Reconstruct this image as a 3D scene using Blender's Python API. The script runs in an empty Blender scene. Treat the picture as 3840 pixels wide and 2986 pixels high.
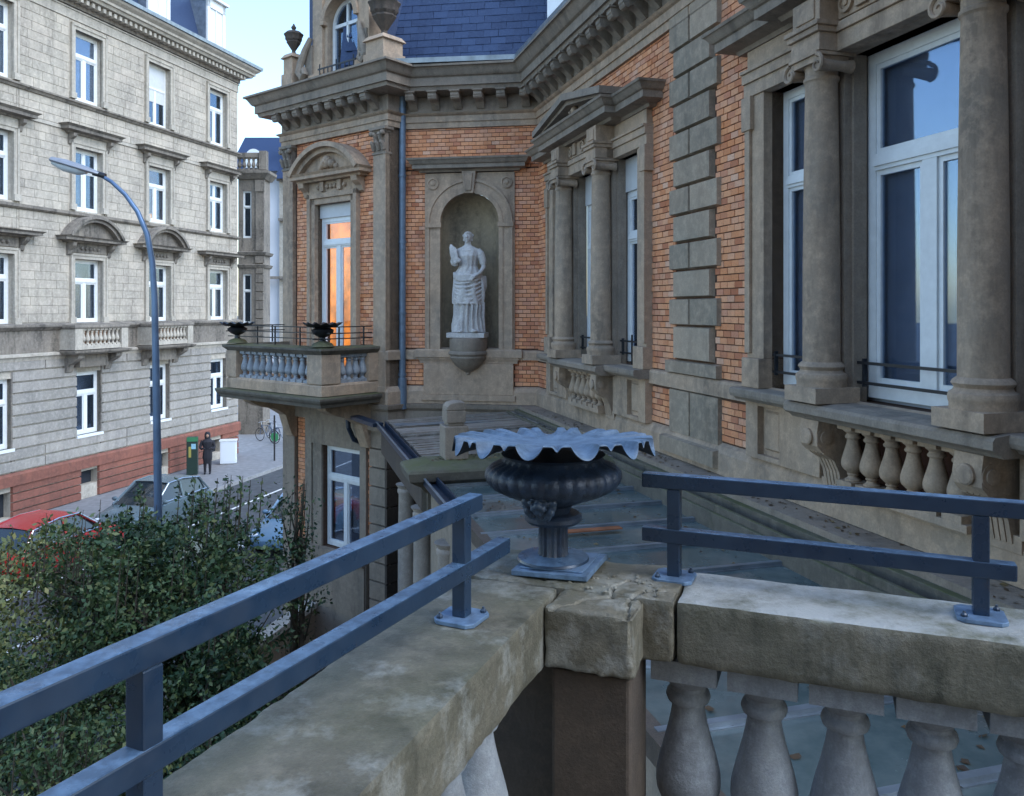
import bpy, bmesh, math, random
import numpy as np
from mathutils import Matrix, Vector, noise
random.seed(7); np.random.seed(7)
PI = math.pi
S = bpy.context.scene
COL = S.collection
GZ = -7.0            # street level; the eye is the origin of the measured plan

# ------------------------------------------------------------------ camera, sky, sun, exposure
cam = bpy.data.cameras.new('camera'); co = bpy.data.objects.new('camera', cam); COL.objects.link(co)
cam.sensor_width = 36; cam.lens = 28.85; cam.shift_y = -0.0865; cam.clip_start = .05; cam.clip_end = 2000
co.rotation_euler = (PI/2, 0, 0); S.camera = co
S.view_settings.view_transform = 'Standard'; S.view_settings.look = 'None'
S.view_settings.gamma = 1; S.view_settings.use_curve_mapping = False
S.view_settings.exposure = 1.55
S.cycles.max_bounces = 6; S.cycles.transparent_max_bounces = 12
SUN_AZ, SUN_EL = 118, 48      # azimuth from +Y towards +X, elevation
w = bpy.data.worlds.new('World'); S.world = w; w.use_nodes = True
wn = w.node_tree; bg = wn.nodes['Background']
sky = wn.nodes.new('ShaderNodeTexSky'); sky.sky_type = 'NISHITA'; sky.sun_disc = False
sky.sun_elevation = math.radians(SUN_EL); sky.sun_rotation = math.radians(SUN_AZ)
sky.air_density = 1.3; sky.dust_density = 1.0; sky.ozone_density = 4.0
wn.links.new(sky.outputs[0], bg.inputs[0]); bg.inputs[1].default_value = 0.15
sl = bpy.data.lights.new('sun', 'SUN'); so = bpy.data.objects.new('sun', sl); COL.objects.link(so)
sl.energy = 0.75; sl.angle = math.radians(50); sl.color = (.84, .93, 1)
sd = Vector((math.sin(math.radians(SUN_AZ))*math.cos(math.radians(SUN_EL)), math.cos(math.radians(SUN_AZ))*math.cos(math.radians(SUN_EL)), math.sin(math.radians(SUN_EL))))
so.rotation_euler = sd.to_track_quat('Z', 'Y').to_euler()

# ------------------------------------------------------------------ plan frames: x along the wall (rightwards seen from outside), y into the wall, z up
def frame(o, u):
    l = math.hypot(*u); u = (u[0]/l, u[1]/l)
    return Matrix(((u[0], -u[1], 0, o[0]), (u[1], u[0], 0, o[1]), (0, 0, 1, o[2] if len(o) > 2 else 0), (0, 0, 0, 1)))
I4 = Matrix.Identity(4)
FM = frame((.5237, 15.818), (.27065, -.96268))
FN = frame((-2.1335, 16.2332), (.98801, -.15438))
FB = frame((-4.9847, 18.0233), (.77397, -.63322))
FL = frame((-16.7232, 26.8), (.25319, .96742))
FT = frame((.144, 2.516), (.9343, -.3566))          # inner corner of the terrace balustrade, x along right arm
BL, NL = 3.34, 2.689

# ------------------------------------------------------------------ mesh builder
class MB:
    def __init__(s): s.v = []; s.f = []
    def add(s, vs, fs):
        n = len(s.v); s.v += [tuple(p) for p in vs]; s.f += [tuple(i+n for i in f) for f in fs]
    def box(s, x0, x1, y0, y1, z0, z1):
        if x0 > x1: x0, x1 = x1, x0
        if y0 > y1: y0, y1 = y1, y0
        if z0 > z1: z0, z1 = z1, z0
        s.add([(x0,y0,z0),(x1,y0,z0),(x1,y1,z0),(x0,y1,z0),(x0,y0,z1),(x1,y0,z1),(x1,y1,z1),(x0,y1,z1)],
              [(0,3,2,1),(4,5,6,7),(0,1,5,4),(1,2,6,5),(2,3,7,6),(3,0,4,7)]); return s
    def taper(s, x0, x1, y0, y1, z0, z1, t):            # box whose top is inset by t
        s.add([(x0,y0,z0),(x1,y0,z0),(x1,y1,z0),(x0,y1,z0),(x0+t,y0+t,z1),(x1-t,y0+t,z1),(x1-t,y1-t,z1),(x0+t,y1-t,z1)],
              [(0,3,2,1),(4,5,6,7),(0,1,5,4),(1,2,6,5),(2,3,7,6),(3,0,4,7)]); return s
    def panel(s, x0, x1, z0, z1, y, d, b):              # chamfered block on a wall: front at y-d
        s.add([(x0,y,z0),(x1,y,z0),(x1,y,z1),(x0,y,z1),(x0+b,y-d,z0+b),(x1-b,y-d,z0+b),(x1-b,y-d,z1-b),(x0+b,y-d,z1-b)],
              [(0,1,2,3)[::-1],(4,5,6,7),(0,1,5,4),(1,2,6,5),(2,3,7,6),(3,0,4,7)]); return s
    def lathe(s, prof, cx=0, cy=0, seg=16, a0=0, a1=2*PI, fn=None):
        full = abs(a1-a0-2*PI) < 1e-6; n = seg if full else seg+1
        vs = []
        for r, z in prof:
            for i in range(n):
                a = a0+(a1-a0)*i/seg
                rr, zz = (r, z) if fn is None else fn(r, z, a)
                vs.append((cx+rr*math.cos(a), cy+rr*math.sin(a), zz))
        fs = []
        for j in range(len(prof)-1):
            for i in range(seg if full else seg):
                k = (i+1) % n
                fs.append((j*n+i, j*n+k, (j+1)*n+k, (j+1)*n+i))
        if full:
            fs.append(tuple(range(n))[::-1]); m = (len(prof)-1)*n; fs.append(tuple(range(m, m+n)))
        s.add(vs, fs); return s
    def prism(s, poly, y0, y1):                          # polygon in x,z (counterclockwise seen from the front)
        n = len(poly); s.add([(x, y0, z) for x, z in poly]+[(x, y1, z) for x, z in poly],
            [tuple(range(n)), tuple(range(n, 2*n))[::-1]]+[(i, i+n, (i+1) % n+n, (i+1) % n) for i in range(n)]); return s
    def prof_x(s, x0, x1, prof):                         # closed profile in (out,z) extruded along x
        n = len(prof); s.add([(x0, -o, z) for o, z in prof]+[(x1, -o, z) for o, z in prof],
            [tuple(range(n)), tuple(range(n, 2*n))[::-1]]+[(i, i+n, (i+1) % n+n, (i+1) % n) for i in range(n)]); return s
    def prof_y(s, x0, x1, y0, y1, poly): pass
    def tube(s, pts, rad, seg=8, cap=True):
        pts = [Vector(p) for p in pts]; n = len(pts)
        if not isinstance(rad, (list, tuple)): rad = [rad]*n
        up = Vector((0, 0, 1)); rings = []; last = None
        for i, p in enumerate(pts):
            t = (pts[min(i+1, n-1)]-pts[max(i-1, 0)]).normalized()
            a = last if last is not None else (Vector((1, 0, 0)) if abs(t.z) > .9 else up)
            b = t.cross(a).normalized(); a = b.cross(t).normalized(); last = a
            rings.append([p+(a*math.cos(2*PI*k/seg)+b*math.sin(2*PI*k/seg))*rad[i] for k in range(seg)])
        vs = [q for r in rings for q in r]
        fs = [(i*seg+k, i*seg+(k+1) % seg, (i+1)*seg+(k+1) % seg, (i+1)*seg+k) for i in range(n-1) for k in range(seg)]
        if cap: fs += [tuple(range(seg))[::-1], tuple(range((n-1)*seg, n*seg))]
        s.add(vs, fs); return s
    def bar(s, a, b, wd, ht):                            # rectangular bar from a to b, top face up
        a = Vector(a); b = Vector(b); t = (b-a).normalized(); sd_ = t.cross(Vector((0, 0, 1))).normalized()*wd/2; u = sd_.cross(t).normalized()*ht/2
        vs = [a-sd_-u, a+sd_-u, a+sd_+u, a-sd_+u, b-sd_-u, b+sd_-u, b+sd_+u, b-sd_+u]
        s.add(vs, [(0,1,2,3),(7,6,5,4),(0,4,5,1),(1,5,6,2),(2,6,7,3),(3,7,4,0)]); return s
    def ball(s, c, r, seg=10, sc=(1, 1, 1)):
        prof = [(max(math.sin(PI*i/seg), .02)*r, -math.cos(PI*i/seg)*r) for i in range(seg+1)]
        n0 = len(s.v); s.lathe(prof, 0, 0, seg+2)
        for i in range(n0, len(s.v)):
            p = s.v[i]; s.v[i] = (c[0]+p[0]*sc[0], c[1]+p[1]*sc[1], c[2]+p[2]*sc[2])
        return s
    def sweep(s, pts, prof, close=True):                 # profile (out,z) swept along a plan polyline, outward = right of travel
        P = [Vector((p[0], p[1])) for p in pts]; n = len(P); dirs = [(P[i+1]-P[i]).normalized() for i in range(n-1)]
        out = [Vector((d.y, -d.x)) for d in dirs]; m = len(prof); vs = []
        for i in range(n):
            if i == 0: mt = out[0]
            elif i == n-1: mt = out[-1]
            else:
                mt = (out[i-1]+out[i]).normalized(); mt = mt/ max(mt.dot(out[i]), .3)
            for o, z in prof: vs.append((P[i].x+mt.x*o, P[i].y+mt.y*o, z))
        fs = [(i*m+k, (i+1)*m+k, (i+1)*m+(k+1) % m, i*m+(k+1) % m) for i in range(n-1) for k in range(m if close else m-1)]
        if close: fs += [tuple(range(m)), tuple(range((n-1)*m, n*m))[::-1]]
        s.add(vs, fs); return s
    def mesh(s, name, mat=None, smooth=False):
        me = bpy.data.meshes.new(name); me.from_pydata(s.v, [], s.f); me.validate()
        bm = bmesh.new(); bm.from_mesh(me); bmesh.ops.recalc_face_normals(bm, faces=bm.faces); bm.to_mesh(me); bm.free()
        if mat: me.materials.append(mat)
        if smooth:
            me.shade_smooth(); me.set_sharp_from_angle(angle=math.radians(38))
        me.update(); return me

MW = {}
def put(name, me, parent=None, M=I4, **kw):
    o = bpy.data.objects.new(name, me); COL.objects.link(o)
    if parent is not None:
        o.parent = parent; o.matrix_basis = MW[parent.name].inverted() @ M
    else: o.matrix_basis = M
    MW[o.name] = M.copy()
    for k, v in kw.items(): o[k] = v
    return o
def part(name, mb, mat, parent, M=I4, smooth=False, bevel=0, **kw):
    o = put(name, mb.mesh(name, mat, smooth), parent, M, **kw)
    if bevel:
        b = o.modifiers.new('bevel', 'BEVEL'); b.width = bevel; b.segments = 2; b.limit_method = 'ANGLE'; b.angle_limit = math.radians(40)
    return o
def thing(name, label, cat, loc=(0, 0, 0), group=None, M=None):
    o = put(name, None, None, M if M is not None else Matrix.Translation(loc)); o['label'] = label; o['category'] = cat
    if group: o['group'] = group
    return o
def solo(name, mb, mat, label, cat, M=I4, group=None, **kw):
    o = part(name, mb, mat, None, M, **kw); o['label'] = label; o['category'] = cat
    if group: o['group'] = group
    return o

# ------------------------------------------------------------------ materials
def newmat(name):
    m = bpy.data.materials.new(name); m.use_nodes = True; nt = m.node_tree; return m, nt, nt.nodes['Principled BSDF']
def N(nt, t, **kw):
    n = nt.nodes.new('ShaderNode'+t)
    for k, v in kw.items():
        if hasattr(n, k): setattr(n, k, v)
        else: n.inputs[k.replace('_', ' ')].default_value = v
    return n
def mixc(nt, fac, a, b, mode='MIX'):
    n = nt.nodes.new('ShaderNodeMix'); n.data_type = 'RGBA'; n.blend_type = mode
    for sock, v in ((n.inputs[0], fac), (n.inputs[6], a), (n.inputs[7], b)):
        if hasattr(v, 'is_linked'): nt.links.new(v, sock)
        elif isinstance(v, (int, float)): sock.default_value = v
        else: sock.default_value = (*v, 1)
    return n.outputs[2]
def ramp(nt, src, lo, hi, c0=0., c1=1.):
    n = nt.nodes.new('ShaderNodeMapRange'); nt.links.new(src, n.inputs[0])
    n.inputs[1].default_value = lo; n.inputs[2].default_value = hi; n.inputs[3].default_value = c0; n.inputs[4].default_value = c1; return n.outputs[0]
def math_(nt, op, a, b=0.):
    n = nt.nodes.new('ShaderNodeMath'); n.operation = op
    for i, v in ((0, a), (1, b)):
        if hasattr(v, 'is_linked'): nt.links.new(v, n.inputs[i])
        else: n.inputs[i].default_value = v
    return n.outputs[0]
def pos(nt, scale=(1, 1, 1)):
    g = nt.nodes.new('ShaderNodeNewGeometry'); mp = nt.nodes.new('ShaderNodeMapping'); mp.inputs[3].default_value = scale
    nt.links.new(g.outputs['Position'], mp.inputs[0]); return mp.outputs[0]
def nz(nt, scale, detail=4, vec=None, rough=.55):
    n = nt.nodes.new('ShaderNodeTexNoise'); n.inputs['Scale'].default_value = scale; n.inputs['Detail'].default_value = detail; n.inputs['Roughness'].default_value = rough
    nt.links.new(vec if vec is not None else pos(nt), n.inputs[0]); return n.outputs[0]
def bump(nt, bs, h, strength=.3, dist=.01):
    b = nt.nodes.new('ShaderNodeBump'); b.inputs['Strength'].default_value = strength; b.inputs['Distance'].default_value = dist
    nt.links.new(h, b.inputs['Height']); nt.links.new(b.outputs[0], bs.inputs['Normal'])
def rnd(nt):
    g = nt.nodes.new('ShaderNodeNewGeometry'); oi = nt.nodes.new('ShaderNodeObjectInfo')
    return math_(nt, 'FRACT', math_(nt, 'ADD', g.outputs['Random Per Island'], oi.outputs['Random']))
def upz(nt, lo=.3, hi=.9):
    g = nt.nodes.new('ShaderNodeNewGeometry'); sx = nt.nodes.new('ShaderNodeSeparateXYZ'); nt.links.new(g.outputs['Normal'], sx.inputs[0]); return ramp(nt, sx.outputs[2], lo, hi)
def stone(name, base, alt, dirt=(.035, .032, .028), dirt_amt=.35, moss=0., isl=0., rough=.85, scale=1., bs_=.35, mosscol=(.085, .095, .03), lich=0., wash=0.):
    m, nt, bs = newmat(name)
    c = mixc(nt, ramp(nt, nz(nt, .9*scale, 5), .35, .65), base, alt)
    if isl: c = mixc(nt, 1., c, mixc(nt, rnd(nt), (1-isl,)*3, (1+isl*.6, 1+isl*.45, 1+isl*.4)), 'MULTIPLY')
    st = nz(nt, 3.*scale, 7, pos(nt, (1, 1, .18)), .7)
    c = mixc(nt, math_(nt, 'MULTIPLY', ramp(nt, st, .48, .68), dirt_amt), c, dirt)
    c = mixc(nt, ramp(nt, nz(nt, 9*scale, 6, None, .7), .45, .75, 0, .6), c, tuple(x*1.55 for x in base))
    c = mixc(nt, ramp(nt, nz(nt, 2.1*scale, 7, pos(nt, (1, 1, .6)), .7), .5, .7, 0, .4), c, tuple(x*.55 for x in base))
    c = mixc(nt, ramp(nt, nz(nt, 60*scale, 3), .35, .7, 0, .35), c, tuple(x*.5 for x in base))
    if lich: c = mixc(nt, math_(nt, 'MULTIPLY', ramp(nt, nz(nt, 5, 8, None, .7), .52, .62), lich), c, (.42, .43, .40))
    if moss:
        mm = math_(nt, 'MULTIPLY', upz(nt, .2, .8), ramp(nt, nz(nt, 2.2, 7, None, .7), .5-moss*.3, .62))
        c = mixc(nt, math_(nt, 'MULTIPLY', mm, min(.9, moss*2.5)), c, mosscol)
        c = mixc(nt, math_(nt, 'MULTIPLY', ramp(nt, nz(nt, 3.5, 6, pos(nt, (1, 1, .5)), .7), .56, .72), moss*.8), c, (.03, .035, .014))
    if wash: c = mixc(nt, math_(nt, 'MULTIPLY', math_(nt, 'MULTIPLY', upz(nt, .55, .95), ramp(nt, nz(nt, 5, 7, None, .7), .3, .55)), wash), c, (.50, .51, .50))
    nt.links.new(c, bs.inputs['Base Color']); bs.inputs['Roughness'].default_value = rough
    h = math_(nt, 'ADD', nz(nt, 40*scale, 6, None, .7), math_(nt, 'MULTIPLY', nz(nt, 7*scale, 4), .8)); bump(nt, bs, h, bs_, .012)
    return m
SAND = stone('sandstone', (.47, .335, .225), (.35, .28, .21), dirt_amt=.55, isl=.0)
SANDB = stone('sandstone_blocks', (.42, .325, .23), (.33, .285, .215), isl=.3)
SANDG = stone('grey_sandstone', (.27, .225, .175), (.31, .24, .18), dirt_amt=.5)
SANDM = stone('mossy_sandstone', (.15, .13, .10), (.11, .10, .08), dirt_amt=.6, moss=.8)
COPE = stone('coping_stone', (.20, .18, .135), (.13, .125, .09), dirt=(.04, .04, .028), dirt_amt=.8, moss=.09, rough=.5, scale=2., bs_=.5, lich=.45)
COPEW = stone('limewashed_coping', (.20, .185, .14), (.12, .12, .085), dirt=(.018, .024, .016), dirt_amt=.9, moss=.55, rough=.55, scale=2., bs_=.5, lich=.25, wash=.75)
BALU = stone('baluster_stone', (.33, .36, .39), (.24, .26, .28), dirt_amt=.35, rough=.7, scale=2.5, lich=.2)
DARKS = stone('dark_brown_stone', (.10, .075, .055), (.075, .06, .05), scale=2.)
PALE = stone('pale_limestone', (.48, .43, .36), (.39, .35, .29), dirt=(.10, .09, .08), dirt_amt=.42, isl=.0)
PALEB = stone('pale_ashlar', (.49, .435, .355), (.39, .345, .29), dirt=(.10, .09, .08), dirt_amt=.5, isl=.16)
RUST = stone('rusticated_stone', (.35, .325, .29), (.27, .255, .235), dirt=(.09, .09, .08), dirt_amt=.4, isl=.18)
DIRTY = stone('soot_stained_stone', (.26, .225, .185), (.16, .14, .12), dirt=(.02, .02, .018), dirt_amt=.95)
RED = stone('red_sandstone', (.25, .095, .065), (.19, .075, .055), dirt_amt=.4, isl=.15)
MARB = stone('white_statue_marble', (.62, .59, .55), (.52, .49, .46), dirt=(.16, .14, .12), dirt_amt=.35, scale=3., bs_=.2)
NICH = stone('niche_plaster', (.36, .285, .185), (.26, .21, .145), dirt_amt=.6, bs_=.5)
def simple(name, col, rough=.5, metal=0., spec=.5, var=.0, bmp=0., scale=8., isl=0.):
    m, nt, bs = newmat(name)
    c = None
    if var: c = mixc(nt, ramp(nt, nz(nt, scale, 5), .3, .7), tuple(x*(1-var) for x in col), tuple(x*(1+var) for x in col))
    if isl: c = mixc(nt, rnd(nt), tuple(x*(1-isl) for x in col), tuple(x*(1+isl) for x in col)) if c is None else mixc(nt, 1., c, mixc(nt, rnd(nt), (1-isl,)*3, (1+isl,)*3), 'MULTIPLY')
    if c is None: bs.inputs['Base Color'].default_value = (*col, 1)
    else: nt.links.new(c, bs.inputs['Base Color'])
    bs.inputs['Roughness'].default_value = rough; bs.inputs['Metallic'].default_value = metal; bs.inputs['Specular IOR Level'].default_value = spec
    if bmp: bump(nt, bs, nz(nt, scale*6, 5), bmp, .005)
    return m
WHITE = simple('white_window_paint', (.72, .74, .74), .35, var=.06, scale=12)
BLINDSKY = simple('blind_box_sky_white', (.55, .56, .56), .5, var=.05)  # roller boxes, and the window sheets that stand in for reflected sky
MORTAR = simple('dark_mortar', (.10, .055, .035), .95, var=.3, bmp=.4, scale=20)
def brickmat():
    m, nt, bs = newmat('orange_facing_brick'); r = rnd(nt)
    cr = nt.nodes.new('ShaderNodeValToRGB'); nt.links.new(r, cr.inputs[0]); e = cr.color_ramp.elements
    e[0].position = 0; e[0].color = (.46, .14, .055, 1); e[1].position = 1; e[1].color = (.80, .48, .31, 1)
    for p, cc in ((.2, (.70, .26, .095, 1)), (.5, (.82, .36, .16, 1)), (.75, (.76, .37, .20, 1)), (.9, (.58, .21, .10, 1))):
        x = e.new(p); x.color = cc
    c = mixc(nt, ramp(nt, nz(nt, 1.3, 5), .35, .7, 0, .4), cr.outputs[0], (.60, .33, .22))
    c = mixc(nt, ramp(nt, nz(nt, 2.4, 6, pos(nt, (1, 1, .3))), .5, .75, 0, .45), c, (.20, .09, .055))
    c = mixc(nt, ramp(nt, nz(nt, 55, 4), .45, .75, 0, .4), c, (.26, .11, .06))
    nt.links.new(c, bs.inputs['Base Color']); bs.inputs['Roughness'].default_value = .7; bump(nt, bs, nz(nt, 60, 5), .35, .004); return m
BRICK = brickmat()
def slatemat():
    m, nt, bs = newmat('blue_grey_slate'); c = mixc(nt, rnd(nt), (.014, .028, .075), (.028, .052, .12))
    c = mixc(nt, ramp(nt, nz(nt, 25, 5), .45, .7, 0, .5), c, (.05, .08, .15)); nt.links.new(c, bs.inputs['Base Color'])
    bs.inputs['Roughness'].default_value = .42; bump(nt, bs, nz(nt, 30, 5), .4, .004); return m
SLATE = slatemat()
ZINC = simple('zinc_sheet', (.27, .31, .35), .38, .6, var=.25, bmp=.15, scale=5)
PIPE = simple('blue_grey_downpipe_paint', (.13, .18, .24), .4, .2, var=.2)
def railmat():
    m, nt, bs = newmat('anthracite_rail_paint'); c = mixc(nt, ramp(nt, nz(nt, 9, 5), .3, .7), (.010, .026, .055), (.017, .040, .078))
    c = mixc(nt, math_(nt, 'MULTIPLY', upz(nt, .6, .95), ramp(nt, nz(nt, 30, 7, None, .75), .42, .62, .35, .95)), c, (.11, .19, .30))  # droplet speckle, plus sky light painted onto the up-facing tops
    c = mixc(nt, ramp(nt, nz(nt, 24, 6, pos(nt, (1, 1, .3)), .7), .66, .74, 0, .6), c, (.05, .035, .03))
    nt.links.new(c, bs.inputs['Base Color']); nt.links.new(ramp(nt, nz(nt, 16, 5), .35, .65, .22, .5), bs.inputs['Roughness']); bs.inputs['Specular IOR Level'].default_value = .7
    bump(nt, bs, nz(nt, 60, 4), .12, .003); return m
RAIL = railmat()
LEAD = simple('lead_base_plate', (.16, .25, .38), .45, .3, var=.35, bmp=.4, scale=25)
IRON = simple('cast_iron_paint', (.018, .03, .052), .42, .0, .5, var=.5, bmp=.5, scale=26)
BLACKI = simple('black_iron', (.012, .013, .016), .45, var=.3)
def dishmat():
    m, nt, bs = newmat('mottled_pale_top_lead'); t = ramp(nt, nz(nt, 22, 8, None, .7), .35, .65)
    c = mixc(nt, upz(nt, .15, .55), (.022, .03, .042), mixc(nt, t, (.055, .095, .15), (.13, .20, .29)))  # up-facing side mottled pale blue, sides and underside dark
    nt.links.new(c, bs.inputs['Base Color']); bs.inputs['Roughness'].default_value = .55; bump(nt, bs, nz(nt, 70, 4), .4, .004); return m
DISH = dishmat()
def glassmat(name, tint=(.85, .88, .92), refl=.05, rough=.02, fm=.65):
    m = bpy.data.materials.new(name); m.use_nodes = True; nt = m.node_tree; nt.nodes.clear()
    out = nt.nodes.new('ShaderNodeOutputMaterial'); tr = nt.nodes.new('ShaderNodeBsdfTransparent'); gl = nt.nodes.new('ShaderNodeBsdfGlossy'); mx = nt.nodes.new('ShaderNodeMixShader')
    tr.inputs[0].default_value = (*tint, 1); gl.inputs[1].default_value = rough; gl.inputs[0].default_value = (.50, .60, .72, 1)
    fr = nt.nodes.new('ShaderNodeFresnel'); fr.inputs[0].default_value = 1.5
    b = nt.nodes.new('ShaderNodeBump'); b.inputs['Strength'].default_value = .12; nt.links.new(nz(nt, 1.6, 2), b.inputs['Height']); nt.links.new(b.outputs[0], gl.inputs['Normal'])
    f = math_(nt, 'ADD', math_(nt, 'MULTIPLY', fr.outputs[0], fm), refl)
    nt.links.new(f, mx.inputs[0]); nt.links.new(tr.outputs[0], mx.inputs[1]); nt.links.new(gl.outputs[0], mx.inputs[2]); nt.links.new(mx.outputs[0], out.inputs[0]); return m
GLASS = glassmat('window_glass'); GLASSW = glassmat('door_glass', (.95, .95, .95), .01, fm=.15)
ROOM = simple('dark_room', (.02, .025, .035), .9)
BLIND = simple('grey_inner_blind', (.42, .46, .54), .8, var=.1, scale=3)
CURT = simple('white_net_curtain', (.45, .48, .50), .9, var=.2, scale=20)
def lit(name, col, s):
    m, nt, bs = newmat(name); c = mixc(nt, ramp(nt, nz(nt, 2.2, 4), .35, .7), col, tuple(x*.35 for x in col))
    nt.links.new(c, bs.inputs['Base Color']); nt.links.new(c, bs.inputs['Emission Color']); bs.inputs['Emission Strength'].default_value = s; return m
WARM = lit('warm_lit_room', (.85, .27, .04), .5)
WARM2 = lit('faint_lit_room', (.45, .30, .18), .3)
LAMPW = lit('wall_lamp_glow', (1., .5, .16), 1.2)
def roofglass():
    m, nt, bs = newmat('dirty_roof_glass'); c = mixc(nt, ramp(nt, nz(nt, 1.1, 6, None, .65), .42, .6), (.05, .085, .09), (.13, .165, .16))
    c = mixc(nt, ramp(nt, nz(nt, .55, 4), .56, .7, 0, .75), c, (.12, .055, .03)); nt.links.new(c, bs.inputs['Base Color'])
    nt.links.new(ramp(nt, nz(nt, 4, 5), .3, .7, .10, .3), bs.inputs['Roughness']); bs.inputs['Specular IOR Level'].default_value = .7
    bump(nt, bs, nz(nt, 6, 4), .08, .01); return m
RGLASS = roofglass()
PLANK = stone('weathered_roof_planks', (.32, .28, .24), (.22, .205, .18), dirt=(.08, .08, .05), dirt_amt=.5, isl=.55, rough=.42, lich=.3)
ASPH = simple('asphalt', (.055, .058, .062), .8, var=.3, bmp=.4, scale=3)
PAVE = simple('pavement_slabs', (.20, .20, .205), .8, var=.2, bmp=.3, scale=4, isl=.15)
KERB = simple('kerb_stone', (.24, .24, .24), .8, var=.2)
SOIL = simple('garden_soil', (.022, .02, .015), .95, var=.5, bmp=.5)
ROADW = simple('road_paint', (.65, .65, .63), .7, var=.15)
FLOOR = simple('terrace_floor_tiles', (.13, .11, .09), .8, var=.3, bmp=.3, isl=.15)
POLE = simple('galvanised_lamp_pole', (.10, .16, .26), .35, .5, var=.2, scale=3)
LHEAD = simple('lamp_housing', (.30, .31, .33), .4, .3, var=.1)
LENS = simple('lamp_diffuser', (.55, .58, .58), .15)
BARK = simple('bark', (.06, .05, .035), .9, var=.4, bmp=.6, scale=12)
def leafmat(name, a, b, c3):
    m, nt, bs = newmat(name); g = nt.nodes.new('ShaderNodeNewGeometry'); cr = nt.nodes.new('ShaderNodeValToRGB'); nt.links.new(g.outputs['Random Per Island'], cr.inputs[0])
    e = cr.color_ramp.elements; e[0].color = (*a, 1); e[1].color = (*c3, 1); e[1].position = 1; x = e.new(.6); x.color = (*b, 1)
    c = mixc(nt, ramp(nt, nz(nt, 1.2, 3), .35, .65, 0, .5), cr.outputs[0], a)
    nt.links.new(c, bs.inputs['Base Color']); bs.inputs['Roughness'].default_value = .55; bs.inputs['Specular IOR Level'].default_value = .4
    bs.inputs['Subsurface Weight'].default_value = 0.; return m
LEAFD = leafmat("dark_green_leaves", (.009, .030, .014), (.026, .066, .027), (.13, .165, .055))
LEAFM = leafmat('mid_green_leaves', (.025, .055, .02), (.06, .11, .04), (.17, .19, .07))
LEAFY = leafmat('yellow_green_leaves', (.06, .08, .025), (.15, .165, .05), (.30, .28, .11))
LEAFB = leafmat('rusty_leaves', (.07, .035, .02), (.10, .05, .03), (.13, .10, .04))
TYRE = simple('tyre_rubber', (.015, .015, .016), .8); RIM = simple('alloy_rim', (.45, .46, .48), .3, .8)
CGLASS = simple('car_glass', (.02, .028, .035), .06, 0, .8)
CHROME = simple('chrome_trim', (.6, .63, .66), .15, .9)
HEADL = simple('headlamp_glass', (.6, .62, .65), .1)

# ------------------------------------------------------------------ architecture helpers
def wall_boxes(mb, x0, x1, z0, z1, opens, y0, y1):
    xs = sorted({x0, x1, *[min(max(o[0], x0), x1) for o in opens], *[min(max(o[1], x0), x1) for o in opens]})
    for a, b in zip(xs, xs[1:]):
        if b-a < 1e-5: continue
        mid = (a+b)/2; zz = sorted((o[2], o[3]) for o in opens if o[0] < mid < o[1]); cur = z0
        for p, q in zz:
            if p > cur+1e-5: mb.box(a, b, y0, y1, cur, p)
            cur = max(cur, q)
        if cur < z1-1e-5: mb.box(a, b, y0, y1, cur, z1)
def arch_block(mb, x0, x1, z0, z1, cx, r, sp, y0, y1, seg=16):   # solid panel with a round-headed opening
    mb.box(x0, cx-r, y0, y1, z0, z1); mb.box(cx+r, x1, y0, y1, z0, z1)
    for i in range(seg):
        a, b = PI-PI*i/seg, PI-PI*(i+1)/seg
        mb.prism([(cx+r*math.cos(a), sp+r*math.sin(a)), (cx+r*math.cos(b), sp+r*math.sin(b)), (cx+r*math.cos(b), z1), (cx+r*math.cos(a), z1)], y0, y1)
def arch_band(mb, cx, sp, r0, r1, y0, y1, a0=0, a1=PI, seg=18):
    for i in range(seg):
        a, b = a1-(a1-a0)*i/seg, a1-(a1-a0)*(i+1)/seg
        mb.prism([(cx+r0*math.cos(a), sp+r0*math.sin(a)), (cx+r0*math.cos(b), sp+r0*math.sin(b)), (cx+r1*math.cos(b), sp+r1*math.sin(b)), (cx+r1*math.cos(a), sp+r1*math.sin(a))], y0, y1)
BRICKS = []          # (matrix, width) of every brick of the villa
BH, BW = .078, .153
def bricks(F, x0, x1, z0, z1, bond=0):
    k0 = math.floor(z0/BH)
    for k in range(k0, math.ceil(z1/BH)):
        a = max(k*BH, z0); b = min((k+1)*BH, z1)
        if b-a < .03: continue
        off = (k % 2)*BW/2
        j = math.floor((x0-off)/BW)
        while off+j*BW < x1:
            p = max(off+j*BW, x0); q = min(off+(j+1)*BW, x1); j += 1
            if q-p < .035: continue
            jx, jz = random.uniform(-.0015, .0015), random.uniform(-.0012, .0012)
            BRICKS.append((F, p+.004+jx, q-.004+jx, a+.0055+jz, b-.0065+jz, -.014-random.random()*.008))
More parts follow.
